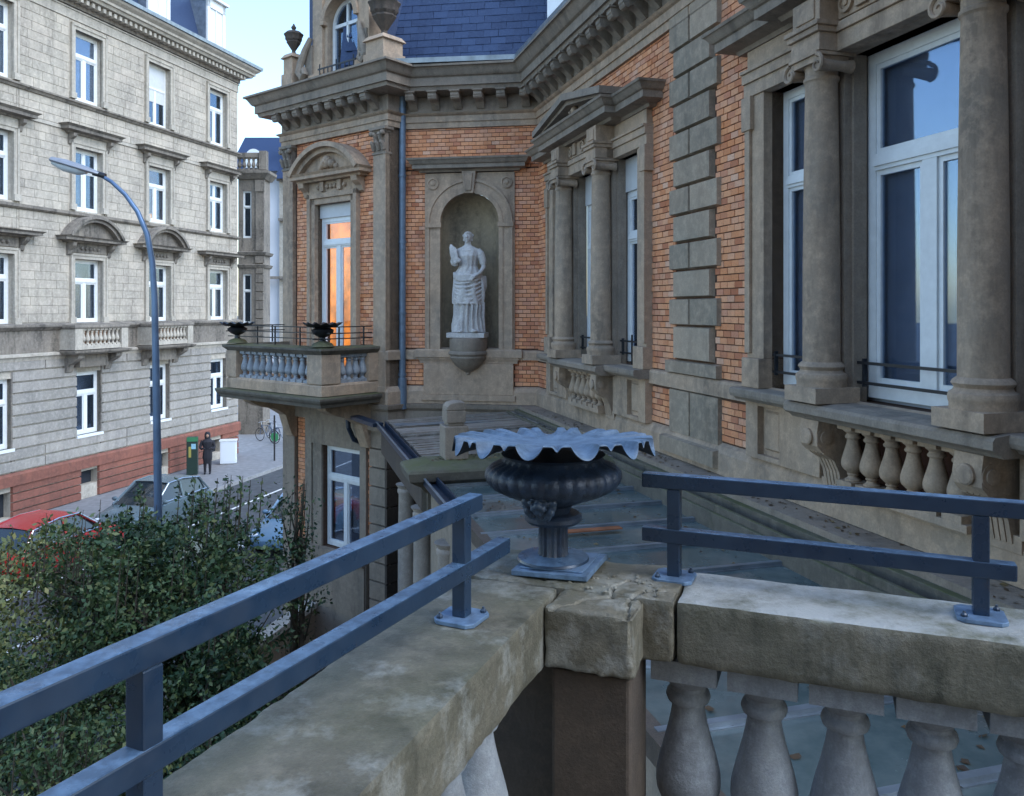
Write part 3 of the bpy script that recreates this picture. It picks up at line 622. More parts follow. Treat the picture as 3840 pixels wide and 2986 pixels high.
# statue ---------------------------------------------------------------
def statue():
    T = thing('statue', 'white stone statue of a draped woman with sheaf in the arched niche', 'statue', M=at(FN, nc-.03, -.08, -.545))
    FS = MW[T.name]
    part('plinth', MB().box(-.37, .37, -.26, .24, 0, .095), MARB, T, FS, bevel=.01)
    mb = MB(); H = 2.06
    # body sections: z, cx, cy, rx, ry, fold amp, folds
    secs = [(.10, 0, 0, .29, .22, .035, 17), (.25, 0, 0, .275, .20, .04, 17), (.45, .01, 0, .255, .19, .04, 17), (.62, .02, 0, .27, .20, .035, 17), (.66, .0, -.01, .285, .215, .02, 9), (.85, -.01, -.01, .28, .21, .018, 7), (1.05, -.01, 0, .265, .195, .018, 7), (1.18, -.01, 0, .255, .185, .02, 9), (1.22, -.01, 0, .265, .19, .015, 9),
            (1.30, 0, 0, .215, .165, .012, 11), (1.38, .0, 0, .175, .14, .01, 12), (1.48, 0, 0, .19, .15, .008, 12), (1.58, 0, -.01, .215, .165, .006, 12), (1.66, 0, 0, .235, .145, .004, 12), (1.72, 0, 0, .215, .12, .0, 12), (1.77, 0, 0, .10, .08, 0, 12), (1.80, 0, 0, .065, .065, 0, 12), (1.86, 0, -.005, .058, .06, 0, 12)]
    seg = 96; fs = []; vs = []
    for z, cx, cy, rx, ry, am, nf in secs:
        for i in range(seg):
            a = 2*PI*i/seg; tw = .35*math.sin(z*3)
            f_ = 1+am/.25*(math.sin(nf*a+tw*nf*.3+z*1.5)+.4*math.sin((nf+4)*a+2-z*2))
            vs.append((cx+rx*f_*math.cos(a), cy+ry*f_*math.sin(a), z))
    for j in range(len(secs)-1):
        for i in range(seg): fs.append((j*seg+i, j*seg+(i+1) % seg, (j+1)*seg+(i+1) % seg, (j+1)*seg+i))
    fs += [tuple(range(seg))[::-1], tuple(range((len(secs)-1)*seg, len(secs)*seg))]; mb.add(vs, fs)
    # diagonal mantle folds across the thighs
    for k in range(7):
        pts = []
        for i in range(9):
            t = i/8; a = -PI*.02-PI*.95*t; z = 1.17-.08*k-.26*math.sin(t*PI*.75)*(.5+k*.12)+.16*t*(k*.35)
            pts.append((.27*math.cos(a), .21*math.sin(a), max(z, .66)))
        mb.tube(pts, .02+.004*(k % 2), 6)
    for k in range(5):     # rolled cloth at the hips
        pts = [(.27*math.cos(-PI*t/8), .205*math.sin(-PI*t/8)-.01, 1.20+.018*math.sin(t+k)-.09*math.sin(PI*t/8)+k*.018) for t in range(9)]; mb.tube(pts, .025, 6)
    for k in range(3):     # neckline swags
        mb.tube([(.15*math.cos(PI+PI*t/8), .13*math.sin(PI+PI*t/8)-.01, 1.73-.05*math.sin(PI*t/8)-k*.035) for t in range(9)], .014, 6)
    # falling cloth on the right hip
    for k in range(4): mb.tube([(.26+.02*k, -.02+.03*k, 1.2), (.30+.01*k, -.03+.03*k, 1.0), (.31-.01*k, -.01, .8), (.30, .0, .66+.05*k)], [.03, .04, .035, .015], 7)
    mb.tube([(.31, 0, .68), (.30, .0, .4), (.31, .02, .1)], [.03, .035, .04], 8)
    # feet
    mb.ball((.18, -.24, .13), .06, 8, (1, 1.6, .6)); mb.ball((-.1, -.22, .12), .05, 8, (1, 1.5, .6))
    # arms: viewer's right arm down to the hip, left arm bent up with sheaf
    mb.tube([(.19, 0, 1.69), (.25, -.01, 1.62), (.29, .0, 1.5), (.30, .0, 1.42)], [.065, .08, .075, .065], 10)
    mb.tube([(.295, 0, 1.46), (.315, -.02, 1.36), (.26, -.12, 1.25), (.17, -.20, 1.18)], [.05, .048, .038, .028], 10)
    mb.ball((.14, -.215, 1.16), .045, 8, (1.1, .7, .9))
    for k in range(4): mb.tube([(.13+.012*k, -.22, 1.155), (.10+.012*k, -.235, 1.12), (.085+.014*k, -.225, 1.09)], [.013, .012, .009], 6)
    mb.tube([(-.18, 0, 1.69), (-.24, -.03, 1.6), (-.27, -.08, 1.47), (-.25, -.12, 1.42)], [.065, .07, .065, .055], 10)
    mb.tube([(-.26, -.10, 1.43), (-.20, -.20, 1.45), (-.13, -.22, 1.47)], [.055, .042, .03], 10)
    mb.ball((-.12, -.22, 1.48), .04, 8)
    for k in range(4): mb.tube([(-.12, -.23, 1.46+.02*k), (-.16, -.25, 1.47+.02*k), (-.19, -.24, 1.48+.02*k)], [.013, .012, .009], 6)
    mb.tube([(-.20, -.16, 1.38), (-.23, -.16, 1.5), (-.26, -.15, 1.62), (-.29, -.14, 1.74), (-.31, -.13, 1.80)], [.04, .06, .065, .05, .02], 9)
    for k in range(5): mb.tube([(-.24+.02*k, -.2, 1.5), (-.29+.025*k, -.19, 1.66), (-.33+.03*k, -.17, 1.74+.02*(k % 2))], [.018, .02, .01], 6)
    # head, hair, face
    mb.ball((0, -.01, 1.95), .094, 16, (.88, 1.02, 1.2)); mb.ball((0, -.03, 1.895), .068, 12, (.85, 1., .8))
    mb.tube([(0, -.105, 1.97), (0, -.125, 1.93)], [.012, .018], 8); mb.ball((0, -.105, 1.895), .018, 8, (1.3, .7, .5)); mb.ball((0, -.09, 1.862), .022, 8)
    for sx in (-1, 1):
        mb.tube([(sx*.015, -.093, 1.965), (sx*.05, -.08, 1.965)], .009, 6); mb.ball((sx*.083, .0, 1.93), .018, 8, (.5, 1, 1.3))
        for i in range(7): mb.ball((sx*(.008+.012*i), -.088+.014*i, 2.02-.0036*i*i), .022, 8)
        for i in range(5): mb.ball((sx*(.02+.015*i), .03, 2.02-.01*i), .035, 8)
    mb.ball((0, .08, 1.97), .055, 10); mb.ball((0, .01, 2.0), .085, 12, (1., 1.1, .75))
    o = part('figure', mb, MARB, T, FS, True)
    rm = o.modifiers.new('fuse', 'REMESH'); rm.mode = 'VOXEL'; rm.voxel_size = .009; rm.use_smooth_shade = True
statue()
# ---------------------------------------------------------------- corner bay
F = FB
for a, b in ((0, .36), (2.97, BL)):
    m_ = (a+b)/2; w_ = b-a
    part('pilaster', MB().box(a, b, -.06, .03, -1.5, 3.02).box(a-.02, b+.02, -.09, .03, -1.84, -1.5), SAND, V, F, bevel=.006)
    cpm = MB(); cpm.taper(a-.03, b+.03, -.10, .1, 3.50, 3.44, .03); cpm.box(a-.05, b+.05, -.13, .1, 3.49, 3.548); cpm.box(a-.01, b+.01, -.08, .1, 3.02, 3.06)
    for r in range(2):
        for i in range(3-r):
            x = a+.05+(w_-.1)*(i+.5*r)/2; z = 3.1+r*.16
            cpm.tube([(x, -.07, z), (x, -.10, z+.1), (x, -.16, z+.15), (x, -.17, z+.12)], [.05, .055, .035, .015], 7)
    for s_ in (-1, 1): cpm.ball((m_+s_*w_*.42, -.13, 3.42), .055, 8)
    cpm.box(a+.02, b-.02, -.07, .05, 3.06, 3.46); part('pilaster_capital', cpm, SANDG, V, F, True)
part('pilaster_side', MB().box(-.012, .30, 0, .06, -1.84, 3.02), SAND, V, FB @ Matrix.Translation((BL, -.06, 0)) @ Matrix.Rotation(PI/2, 4, 'Z'))
# window aedicule
wc = 1.70
mb = MB()
for s_ in (-1, 1):
    a = sorted((wc+s_*.58, wc+s_*.70)); mb.box(a[0], a[1], -.06, .2, -1.5, 2.32); a = sorted((wc+s_*.70, wc+s_*.80)); mb.box(a[0], a[1], -.10, .03, -1.5, 2.42)
mb.box(wc-.80, wc+.80, -.10, .03, 2.32, 2.42).box(wc-.70, wc+.70, -.06, .2, 2.20, 2.32)
mb.box(wc-.8, wc+.8, -.06, .03, 2.42, 2.66); part('window_surround', mb, SAND, V, F, bevel=.006)
mb = MB()
for x in (-.28, .28): mb.box(wc+x-.06, wc+x+.06, -.12, -.05, 2.45, 2.65)
for x in (-.12, .0, .12, .42, -.42):
    mb.ball((wc+x, -.08, 2.54), .05, 8)
part('frieze_ornament', mb, SAND, V, F, True)
for s_ in (-1, 1):
    mb = MB(); mb.prof_x(wc+s_*.86-.09, wc+s_*.86+.09, [(0, 2.35), (.05, 2.38), (.08, 2.48), (.20, 2.56), (.22, 2.66), (0, 2.66)]); part('bracket', mb, SAND, V, F)
mb = MB(); cp = [(0, 2.66), (.18, 2.66), (.20, 2.70), (.30, 2.72), (.30, 2.78), (.34, 2.83), (0, 2.84)]
mb.sweep([(wc-.84, .03), (wc-.84, 0), (wc+.84, 0), (wc+.84, .03)], cp); part('window_cornice', mb, SAND, V, F)
mb = MB(); rr = 1.24; ang = math.asin(1.0/ rr); cz = 2.84-rr*math.cos(ang)
a0 = PI/2-math.asin(1.12/1.38); r1 = 1.38; cz = 2.84-r1*math.sin(a0)
arch_band(mb, wc, cz, r1-.10, r1+.0, -.36, .03, a0, PI-a0, 22); arch_band(mb, wc, cz, r1-.2, r1-.10, -.26, .03, a0, PI-a0, 22)
poly = [(wc-.95, 2.842), (wc+.95, 2.842)]+[(wc+(r1-.2)*math.cos(a0+(PI-2*a0)*i/20), cz+(r1-.2)*math.sin(a0+(PI-2*a0)*i/20)) for i in range(21)]
poly = [p for p in poly if p[1] >= 2.841]; mb.prism(poly, -.14, .03); part('segmental_pediment', mb, SAND, V, F)
mb = MB(); mb.ball((wc, -.2, 3.02), .13, 12, (.9, .7, 1)); mb.ball((wc, -.28, 3.0), .03, 8)
for s_ in (-1, 1): mb.ball((wc+s_*.13, -.17, 2.98), .09, 8); mb.ball((wc+s_*.25, -.15, 2.92), .06, 8); mb.ball((wc+s_*.04, -.27, 3.05), .02, 6)
part('carved_head', mb, SAND, V, F, True)
part('roller_box', MB().box(wc-.575, wc+.575, .08, .2, 1.92, 2.2), BLINDSKY, V, F)
wb_ = window(V, F, wc-.56, wc+.56, -1.5, 1.92, .12, 1.38, True, .085, name='balcony_door', gmat=GLASSW)
# warm room behind the door: back wall, curtain and lamp
part('lit_room', MB().box(-1.2, 2.9, 1.3, 1.35, -1.6, 2.4), WARM, V, F)
part('net_curtain', MB().box(wc+.2, wc+.52, .35, .37, -1.3, .35).box(wc-.5, wc-.28, .45, .47, -1.3, 1.2), simple('warm_curtain', (.40, .20, .12), .9), V, F)
part('wall_lamp', MB().tube([(wc+.42, .9, 1.5), (wc+.42, .9, 1.75)], .015, 8).ball((wc+.2, .9, 1.2), .03, 8), LAMPW, V, F)
# lower storey of the bay
mb = MB()
mb.box(0, .42, -.06, .03, -6.9, -2.3); mb.box(.78, 1.0, -.05, .03, -6.9, -2.3).box(1.0, 1.3, -.02, .03, -6.9, -2.82).box(2.55, 2.74, -.05, .03, -6.9, -2.3).box(1.0, 2.55, -.05, .03, -2.82, -2.3)
mb.box(.9, 2.72, -.14, .03, -5.12, -4.95).box(.9, 2.72, -.08, .03, -6.9, -5.12); part('lower_surround', mb, SANDG, V, F, bevel=.006)
window(V, F, 1.32, 2.53, -4.93, -2.84, .12, -3.5, True, .07, back=(ROOM, .9), name='lower_window')
part('white_curtain', MB().box(1.7, 2.2, .5, .52, -4.7, -4.05), CURT, V, F)
for k in range(12):
    z = -2.36-.37*k
    part('pier_stone', MB().panel(2.86, BL+.04, z-.36, z, .03, .10, .012), SANDG, V, F); 
    part('pier_stone', MB().panel(-.12, .34, z-.36, z, 0, .05, .012), DARKS, V, FB @ Matrix.Translation((BL, .03, 0)) @ Matrix.Rotation(PI/2, 4, 'Z'))
part('pier_cap', MB().box(2.8, BL+.10, -.16, .2, -2.36, -2.2), SANDG, V, F)
# balcony
BALC = put('balcony', None, V, at(F, 1.55, -1.4, -1.8)); x0, x1, yo = 0., 3.1, -1.4
pth = [(x0, 0), (x0, yo), (x1, yo), (x1, 0)]
mb = MB(); mb.box(x0, x1, yo, -.06, -1.78, -1.66); part('slab', mb, SANDG, BALC, F)
mb = MB(); mb.sweep(pth, [(-.3, -1.80), (.10, -1.80), (.12, -1.74), (.16, -1.70), (.18, -1.66), (.18, -1.62), (-.3, -1.60)]); part('slab_edge', mb, SANDM, BALC, F)
mb = MB(); mb.sweep([(x0+.12, 0), (x0+.12, yo+.12), (x1-.12, yo+.12), (x1-.12, 0)], [(-.12, -1.60), (.14, -1.60), (.14, -1.42), (.10, -1.38), (-.12, -1.38)]); part('balcony_plinth', mb, SAND, BALC, F)
mb = MB(); mb.sweep([(x0+.12, 0), (x0+.12, yo+.12), (x1-.12, yo+.12), (x1-.12, 0)], [(-.14, -.84), (.12, -.84), (.16, -.80), (.20, -.76), (.20, -.72), (-.14, -.69)]); part('balcony_coping', mb, SANDM, BALC, F)
mb = MB()
for a, b, c, d in ((x0-.02, x0+.34, yo-.02, yo+.34), (x1-.42, x1+.02, yo-.02, yo+.42), (x1-.27, x1+.02, -.3, -.05)): part('balcony_post', MB().box(a, b, c, d, -1.38, -.84), SAND, BALC, F, bevel=.008)
bm_ = baluster_mesh('baluster', .54, .085, BALU, 12)
for i in range(11): put('baluster', bm_, BALC, at(F, .46+i*.212, yo+.12, -1.38))
for i in range(4): put('baluster', bm_, BALC, at(F, x1-.12, yo+.55+i*.17, -1.38))
for x in (.32, 2.78):
    mb = MB(); mb.prof_x(x-.13, x+.13, [(0, -2.75), (.12, -2.72), (.2, -2.55), (.3, -2.25), (.55, -2.10), (.95, -2.0), (1.15, -1.9), (1.2, -1.802), (0, -1.802)]); part('balcony_console', mb, SAND, BALC, F, bevel=.01)
# pipe
mb = MB(); p0 = FN @ Vector((.0, -.12, 0))
mb.tube([(p0.x, p0.y, 4.3), (p0.x, p0.y, 3.2), (p0.x, p0.y, -1.2), (p0.x, p0.y, -1.95)], [.066]*4, 14)
for z in (3.9, 2.6, 1.3, -.1, -1.3): mb.tube([(p0.x, p0.y, z), (p0.x, p0.y, z+.05)], .078, 14)
mb.tube([(p0.x, p0.y, -1.35), (p0.x, p0.y, -1.95)], .085, 14); part('downpipe', mb, PIPE, V, I4, True)
# mansard slates over the niche wall
tilt = math.radians(14); FR_ = FN @ Matrix.Translation((0, .32, 4.66)) @ Matrix.Rotation(-tilt, 4, 'X')
part('roof', MB().box(-1.5, 6.5, .03, .1, 0, 3.4), SLATE, V, FR_)
sm = MB(); sm.add([(0,0,0),(.30,0,0),(.30,0,.20),(0,0,.20),(0,.012,0),(.30,.012,0),(.30,.03,.20),(0,.03,.20)], [(0,1,2,3),(0,4,5,1),(1,5,6,2),(0,3,7,4)]); me_s = sm.mesh('slate', SLATE)
for k in range(16):
    for i in range(17):
        x = -1.4+i*.305+(k % 2)*.152
        put('slate', me_s, V, FR_ @ Matrix.Translation((x+random.uniform(-.004, .004), .0-random.random()*.006, .04+k*.162)) @ Matrix.Rotation(random.uniform(-.012, .012), 4, 'Y') @ Matrix.Rotation(-.055, 4, 'X'))
part('roof_flashing', MB().box(-.45, 3.4, -.06, -.02, -.02, .09).box(-.75, -.1, -.35, -.02, .04, .075), ZINC, V, FR_)
part('roof', MB().box(1.5, 14, .75, .9, 4.6, 8), SLATE, V, FM)
# white dormer at the right end of the slates
dm = MB(); dm.box(2.83, 3.25, -.12, .9, 4.6, 8.2).box(2.76, 3.3, -.17, -.12, 4.6, 4.9); part('dormer', dm, simple('white_dormer_paint', (.62, .68, .72), .5, var=.05), V, FN @ Matrix.Translation((0, .25, 0)))
# attic of the bay: arched window between urn pedestals
FA = FB @ Matrix.Translation((0, .02, 0)); ac = 1.85
mb = MB(); mb.box(.95, ac-.58, 0, .5, 4.66, 8).box(ac+.58, 2.75, 0, .5, 4.66, 8); arch_block(mb, ac-.58, ac+.58, 4.8, 8, ac, .48, 5.95, .06, .5); mb.box(.9, ac-.55, -.08, .4, 4.66, 4.95).box(ac+.55, 2.8, -.08, .4, 4.66, 5.0)
arch_band(mb, ac, 5.95, .48, .60, -.05, .06); part('attic_wall', mb, SAND, V, FA, bevel=.01)
mb = MB(); arch_band(mb, ac, 5.95, .40, .48, .2, .28); mb.box(ac-.48, ac-.40, .2, .28, 4.75, 5.95).box(ac+.40, ac+.48, .2, .28, 4.75, 5.95).box(ac-.03, ac+.03, .2, .28, 4.75, 6.35).box(ac-.40, ac+.40, .2, .28, 5.9, 5.97)
wo = part('attic_window', mb, WHITE, V, FA); part('pane', MB().box(ac-.42, ac+.42, .24, .245, 4.75, 6.38), GLASS, wo, FA); part('interior', MB().box(ac-.6, ac+.6, .5, .52, 4.7, 6.6), ROOM, wo, FA)
mb = MB(); mb.box(ac-.6, ac+.6, -.10, -.08, 5.0, 5.03)
for i in range(9): mb.box(ac-.55+i*.135, ac-.53+i*.135, -.10, -.085, 4.72, 5.12 if i % 4 == 0 else 5.0)
part('attic_guard', mb, BLACKI, V, FA)
part('attic_body', MB().box(.2, 2.75, .5, 2.5, 4.62, 8), SLATE, V, FB)
for (a, b, y, zt, nm) in ((.14, .52, -.2, 5.42, 'left'), (2.86, 3.44, -.22, 5.22, 'right')):
    mb = MB(); d = b-a; mb.box(a, b, y, y+d, 4.66, 4.66+(zt-4.66)*.55).box(a+.035, b-.035, y+.035, y+d-.035, 4.66+(zt-4.66)*.55, zt); mb.taper(a-.02, b+.02, y-.02, y+d+.02, zt, zt+.10, .07)
    part('urn_pedestal', mb, SAND, V, FB, bevel=.008)
    sc = .62 if nm == 'left' else .95; u = thing('stone_urn', 'small stone urn with lid at the far left corner of the villa cornice' if nm == 'left' else 'larger stone urn on the roof pedestal beside the blue slates', 'urn', M=at(FB, (a+b)/2, y+d/2, zt+.10)); Fu = MW[u.name]
    part('bowl', MB().lathe([(r*sc, z*sc) for r, z in [(.12, 0), (.14, .03), (.07, .07), (.06, .14), (.10, .2), (.20, .36), (.24, .42), (.23, .46), (.28, .52), (.28, .60), (.31, .66), (.33, .70), (.30, .74)]], 0, 0, 72, fn=lambda r, z, t: (r*(1+.05*math.cos(9*t)), z)), DARKS, u, Fu, True)
    part('lid', MB().lathe([(r*sc, z*sc) for r, z in [(.30, .74), (.24, .80), (.10, .84), (.05, .88), (.08, .92), (.09, .97), (.05, 1.02), (.02, 1.09)]], 0, 0, 14), DARKS, u, Fu, True)
for x, s_ in ((.72, 1), (2.72, -1)):
    mb = MB(); mb.tube([(x+s_*.22, -.05, 5.75), (x+s_*.10, -.1, 5.5), (x-.02*s_, -.12, 5.25), (x-s_*.08, -.12, 5.05), (x+s_*.02, -.12, 4.92), (x+s_*.12, -.12, 5.0), (x+s_*.08, -.12, 5.1), (x, -.12, 5.05)], [.05, .07, .08, .09, .08, .07, .06, .05], 8)
    mb.box(x-.18, x+.18, -.1, .2, 4.66, 4.9); mb.box(min(x, x+s_*.25), max(x, x+s_*.25), -.04, .4, 4.9, 5.6); part('scroll_ornament', mb, SANDG, V, FA, True)

# ------------------------------------------------------------------ metal urns and rails of the villa balcony
def iron_urn(M, label, sc=1.):
    u = thing('iron_urn', label, 'urn', M=M, group='black iron urns on the balcony corners')
    part('bowl', MB().lathe([(r*sc, z*sc) for r, z in [(.10, .02), (.05, .06), (.04, .13), (.10, .16), (.15, .2), (.16, .24), (.10, .27), (.22, .30), (.27, .33), (.255, .335), (.1, .29), (.02, .28)]], 0, 0, 26, fn=lambda r, z, t: (r*(1+.06*math.cos(13*t)*(r > .2*sc)), z+(.02*math.cos(13*t) if r > .2*sc else 0))), BLACKI, u, M, True)
    part('base', MB().lathe([(.17*sc, 0), (.16*sc, .015), (.13*sc, .05*sc), (.05*sc, .08*sc)], 0, 0, 16), SANDM, u, M, True)
iron_urn(at(FB, .17, yo+.12, -.69), 'black iron urn on the far left corner of the balcony coping', 1.25); iron_urn(at(FB, x1-.17, yo+.15, -.69), 'black iron urn on the near corner post of the balcony', 1.3)
rl = thing('balcony_railing', 'thin black metal railing bars above the stone balcony coping', 'railing', M=at(FB, 1.5, yo, -.69))
mb = MB()
for z in (-.56, -.46, -.34):
    if z != -.46: mb.box(-.15, x1+.1, yo+.10, yo+.125, z, z+.02)
    mb.box(x1-.14, x1-.115, yo-.1, -.1, z, z+.02)
mb.box(-.15, x1+.1, yo+.10, yo+.125, -.45, -.43); mb.box(.1, .125, yo-.1, -.1, -.45, -.43).box(.1, .125, yo-.1, -.1, -.34, -.32)
part('rail', mb, BLACKI, rl, FB)
for x, y in ((.9, yo+.11), (1.5, yo+.11), (2.3, yo+.11), (x1-.13, yo+.5), (x1-.13, -.3), (.11, -.4)): part('post', MB().box(x-.012, x+.012, y-.012, y+.012, -.69, -.33), BLACKI, rl, FB)

# ================================================================== VERANDA and conservatory roof between villa and terrace
VE = thing('veranda', 'low veranda with plank roof and pale columns in the angle of the villa', 'veranda', M=at(FM, 2.5, -1.5, GZ)); F = FM
part('roof_deck', MB().box(-.2, 4.9, -2.92, -.05, -2.2, -2.10), DARKS, VE, F)
for i in range(31):
    x = -.15+i*.162; mb = MB(); dz = random.uniform(-.012, .012); w_ = .132; tl = random.uniform(-.006, .012)
    mb.add([(x, -2.9, -2.09), (x+w_, -2.9, -2.09), (x+w_, -.45, -2.0), (x, -.45, -2.0), (x, -2.9, -2.05+dz), (x+w_, -2.9, -2.05+dz+tl), (x+w_, -.45, -1.965+dz+tl), (x, -.45, -1.965+dz)], [(0,3,2,1),(4,5,6,7),(0,1,5,4),(1,2,6,5),(2,3,7,6),(3,0,4,7)])
    part('roof_plank', mb, PLANK, VE, F)
part('zinc_strip', MB().box(.75, .98, -2.9, -.5, -2.0, -1.99), ZINC, VE, F)
part('wall_ledge', MB().box(0.0, 14.5, -.42, -.10, -2.1, -1.845), SANDG, VE, F)
mb = MB(); mb.box(0, 14.5, -.50, -.42, -2.55, -1.90).box(0, 14.5, -.66, -.62, -2.6, -1.93).box(0, 14.5, -.70, -.66, -2.6, -2.0).box(0, 14.5, -.62, -.50, -2.6, -2.02); part('stone_gutter', mb, SANDM, VE, F, bevel=.01)
# left edge gutter
mb = MB(); mb.box(.1, 6.6, -3.13, -3.115, -2.13, -2.045).box(.1, 6.6, -3.115, -2.98, -2.15, -2.12).box(.1, 6.6, -2.98, -2.96, -2.13, -2.03); part('gutter', mb, IRON, VE, F)
part('gutter_edge', MB().box(.1, 6.6, -3.14, -3.112, -2.044, -2.035), ZINC, VE, F)
g0 = FM @ Vector((.15, -3.1, -2.09)); g1 = FB @ Vector((2.55, -.35, -2.07)); part('gutter_branch', MB().bar(g0, g1, .2, .07).tube([g1, g1+Vector((.02, -.02, -.25)), g1+Vector((.1, .1, -.5)), g1+Vector((.5, .5, -.75))], .05, 8), IRON, VE, I4)
part('fascia_beam', MB().box(.1, 4.95, -3.04, -2.93, -2.6, -2.16), DARKS, VE, F)
# front cornice and pedestal block
mb = MB(); pr = [(0, -2.6), (.04, -2.6), (.04, -2.28), (.08, -2.26), (.14, -2.18), (.24, -2.12), (.30, -2.08), (.32, -1.98), (.30, -1.95), (0, -1.90)]
FMr = FM @ Matrix.Translation((4.92, 0, 0)) @ Matrix.Rotation(PI/2, 4, 'Z')     # x runs into -? (along -y of FM reversed)
mb.sweep([(4.6, -2.95), (4.95, -2.95)], pr); mb2 = MB(); mb2.sweep([(4.62, -3.0), (4.98, -3.0), (4.98, -.65), (4.62, -.65)], pr) if False else None
ms = MB(); pts = [(4.98, -.66), (4.98, -3.0), (4.55, -3.0)][::-1]; ms.sweep(pts, pr); part('front_cornice', ms, SANDM, VE, F)
part('front_cornice_top', MB().box(4.5, 4.97, -2.99, -.66, -2.3, -1.912), SANDM, VE, F)
mb = MB(); mb.box(4.42, 4.8, -2.78, -2.47, -1.93, -1.50).box(4.45, 4.76, -2.75, -2.50, -1.46, -1.30); mb.prof_x(4.45, 4.76, [(2.50, -1.3), (2.75, -1.3), (2.74, -1.25), (2.70, -1.21), (2.6, -1.19), (2.5, -1.2)]); mb.box(4.47, 4.74, -2.73, -2.52, -1.5, -1.46); part('parapet_block', mb, SANDG, VE, F, bevel=.012)
part('front_wall', MB().box(4.9, 4.96, -2.9, -.6, -2.9, -2.6), DARKS, VE, F)
for x in (2.88, 4.34, 6.06):
    r = .135; mb = MB().lathe([(r*1.1, -6.9), (r*1.05, -5), (r, -3.5), (r*.92, -2.75), (r*1.05, -2.72), (r*1.05, -2.68), (r*.95, -2.66), (r*1.25, -2.60)], x, -2.98, 24); part('column', mb, stone('pale_column_stone', (.38, .32, .27), (.32, .28, .24)) if x < 3 else bpy.data.materials['pale_column_stone'], VE, F, True)
# conservatory glass
CO = thing('conservatory', 'low conservatory roof of dirty green glass panes below the terrace', 'conservatory', M=at(FM, 8, -1.8, GZ))
zg = -2.17
for i in range(13):
    x = 4.43+i*.76
    for a, b in (((-2.9, -.68)),): part('roof_pane', MB().box(x+.02, x+.74, a, b, zg-.01, zg), RGLASS, CO, F)
    mb = MB(); mb.box(x-.03, x+.02, -2.95, -.66, zg-.05, zg+.035).box(x-.045, x+.035, -2.95, -.66, zg+.0, zg+.008); part('glazing_bar', mb, ZINC, CO, F)
part('eaves_bar', MB().box(5.0, 14.6, -3.0, -2.9, zg-.1, zg+.03), DARKS, CO, F)
part('copper_flashing', MB().box(7.62, 7.72, -2.25, -1.6, zg+.04, zg+.05), simple('rusty_orange_flashing', (.28, .10, .04), .6, var=.3), CO, F)
part('dark_room', MB().box(5, 14.6, -2.95, -.6, -4.5, -4.4), ROOM, CO, F)
part('conservatory_wall', MB().box(5.0, 14.6, -3.0, -2.93, -6.9, zg-.1), SANDG, CO, F)

# fallen leaves and grit lying on the glass, the ledge and the planks
def litter(name, parent, n, x0, x1, y0, y1, zf, cols):
    vs = []; fs = []
    for i in range(n):
        x, y = random.uniform(x0, x1), random.uniform(y0, y1)
        if noise.noise(Vector((x*1.3, y*3, 2))) < -.05 and random.random() < .8: continue
        p = F @ Vector((x, y, zf)); a = random.uniform(0, 6.28); s_ = random.uniform(.012, .035); k = len(vs)
        for j, (r_, h) in enumerate(((1, .004), (.5, .012), (1, .004), (.5, .002))): vs.append((p.x+s_*r_*math.cos(a+j*PI/2), p.y+s_*r_*math.sin(a+j*PI/2), p.z+h+random.random()*.004))
        fs.append((k, k+1, k+2, k+3))
    mb = MB(); mb.add(vs, fs); part(name, mb, cols, parent, I4, kind='stuff')
DRY = leafmat('dry_fallen_leaves', (.05, .03, .015), (.12, .07, .03), (.22, .17, .07))
litter('fallen_leaves', CO, 260, 5.2, 12.5, -2.85, -.72, zg+.002, DRY)
litter('fallen_leaves', VE, 420, .2, 13, -.42, -.12, -1.843, DRY)
litter('fallen_leaves', VE, 160, 4.55, 4.95, -2.95, -.7, -1.91, DRY)

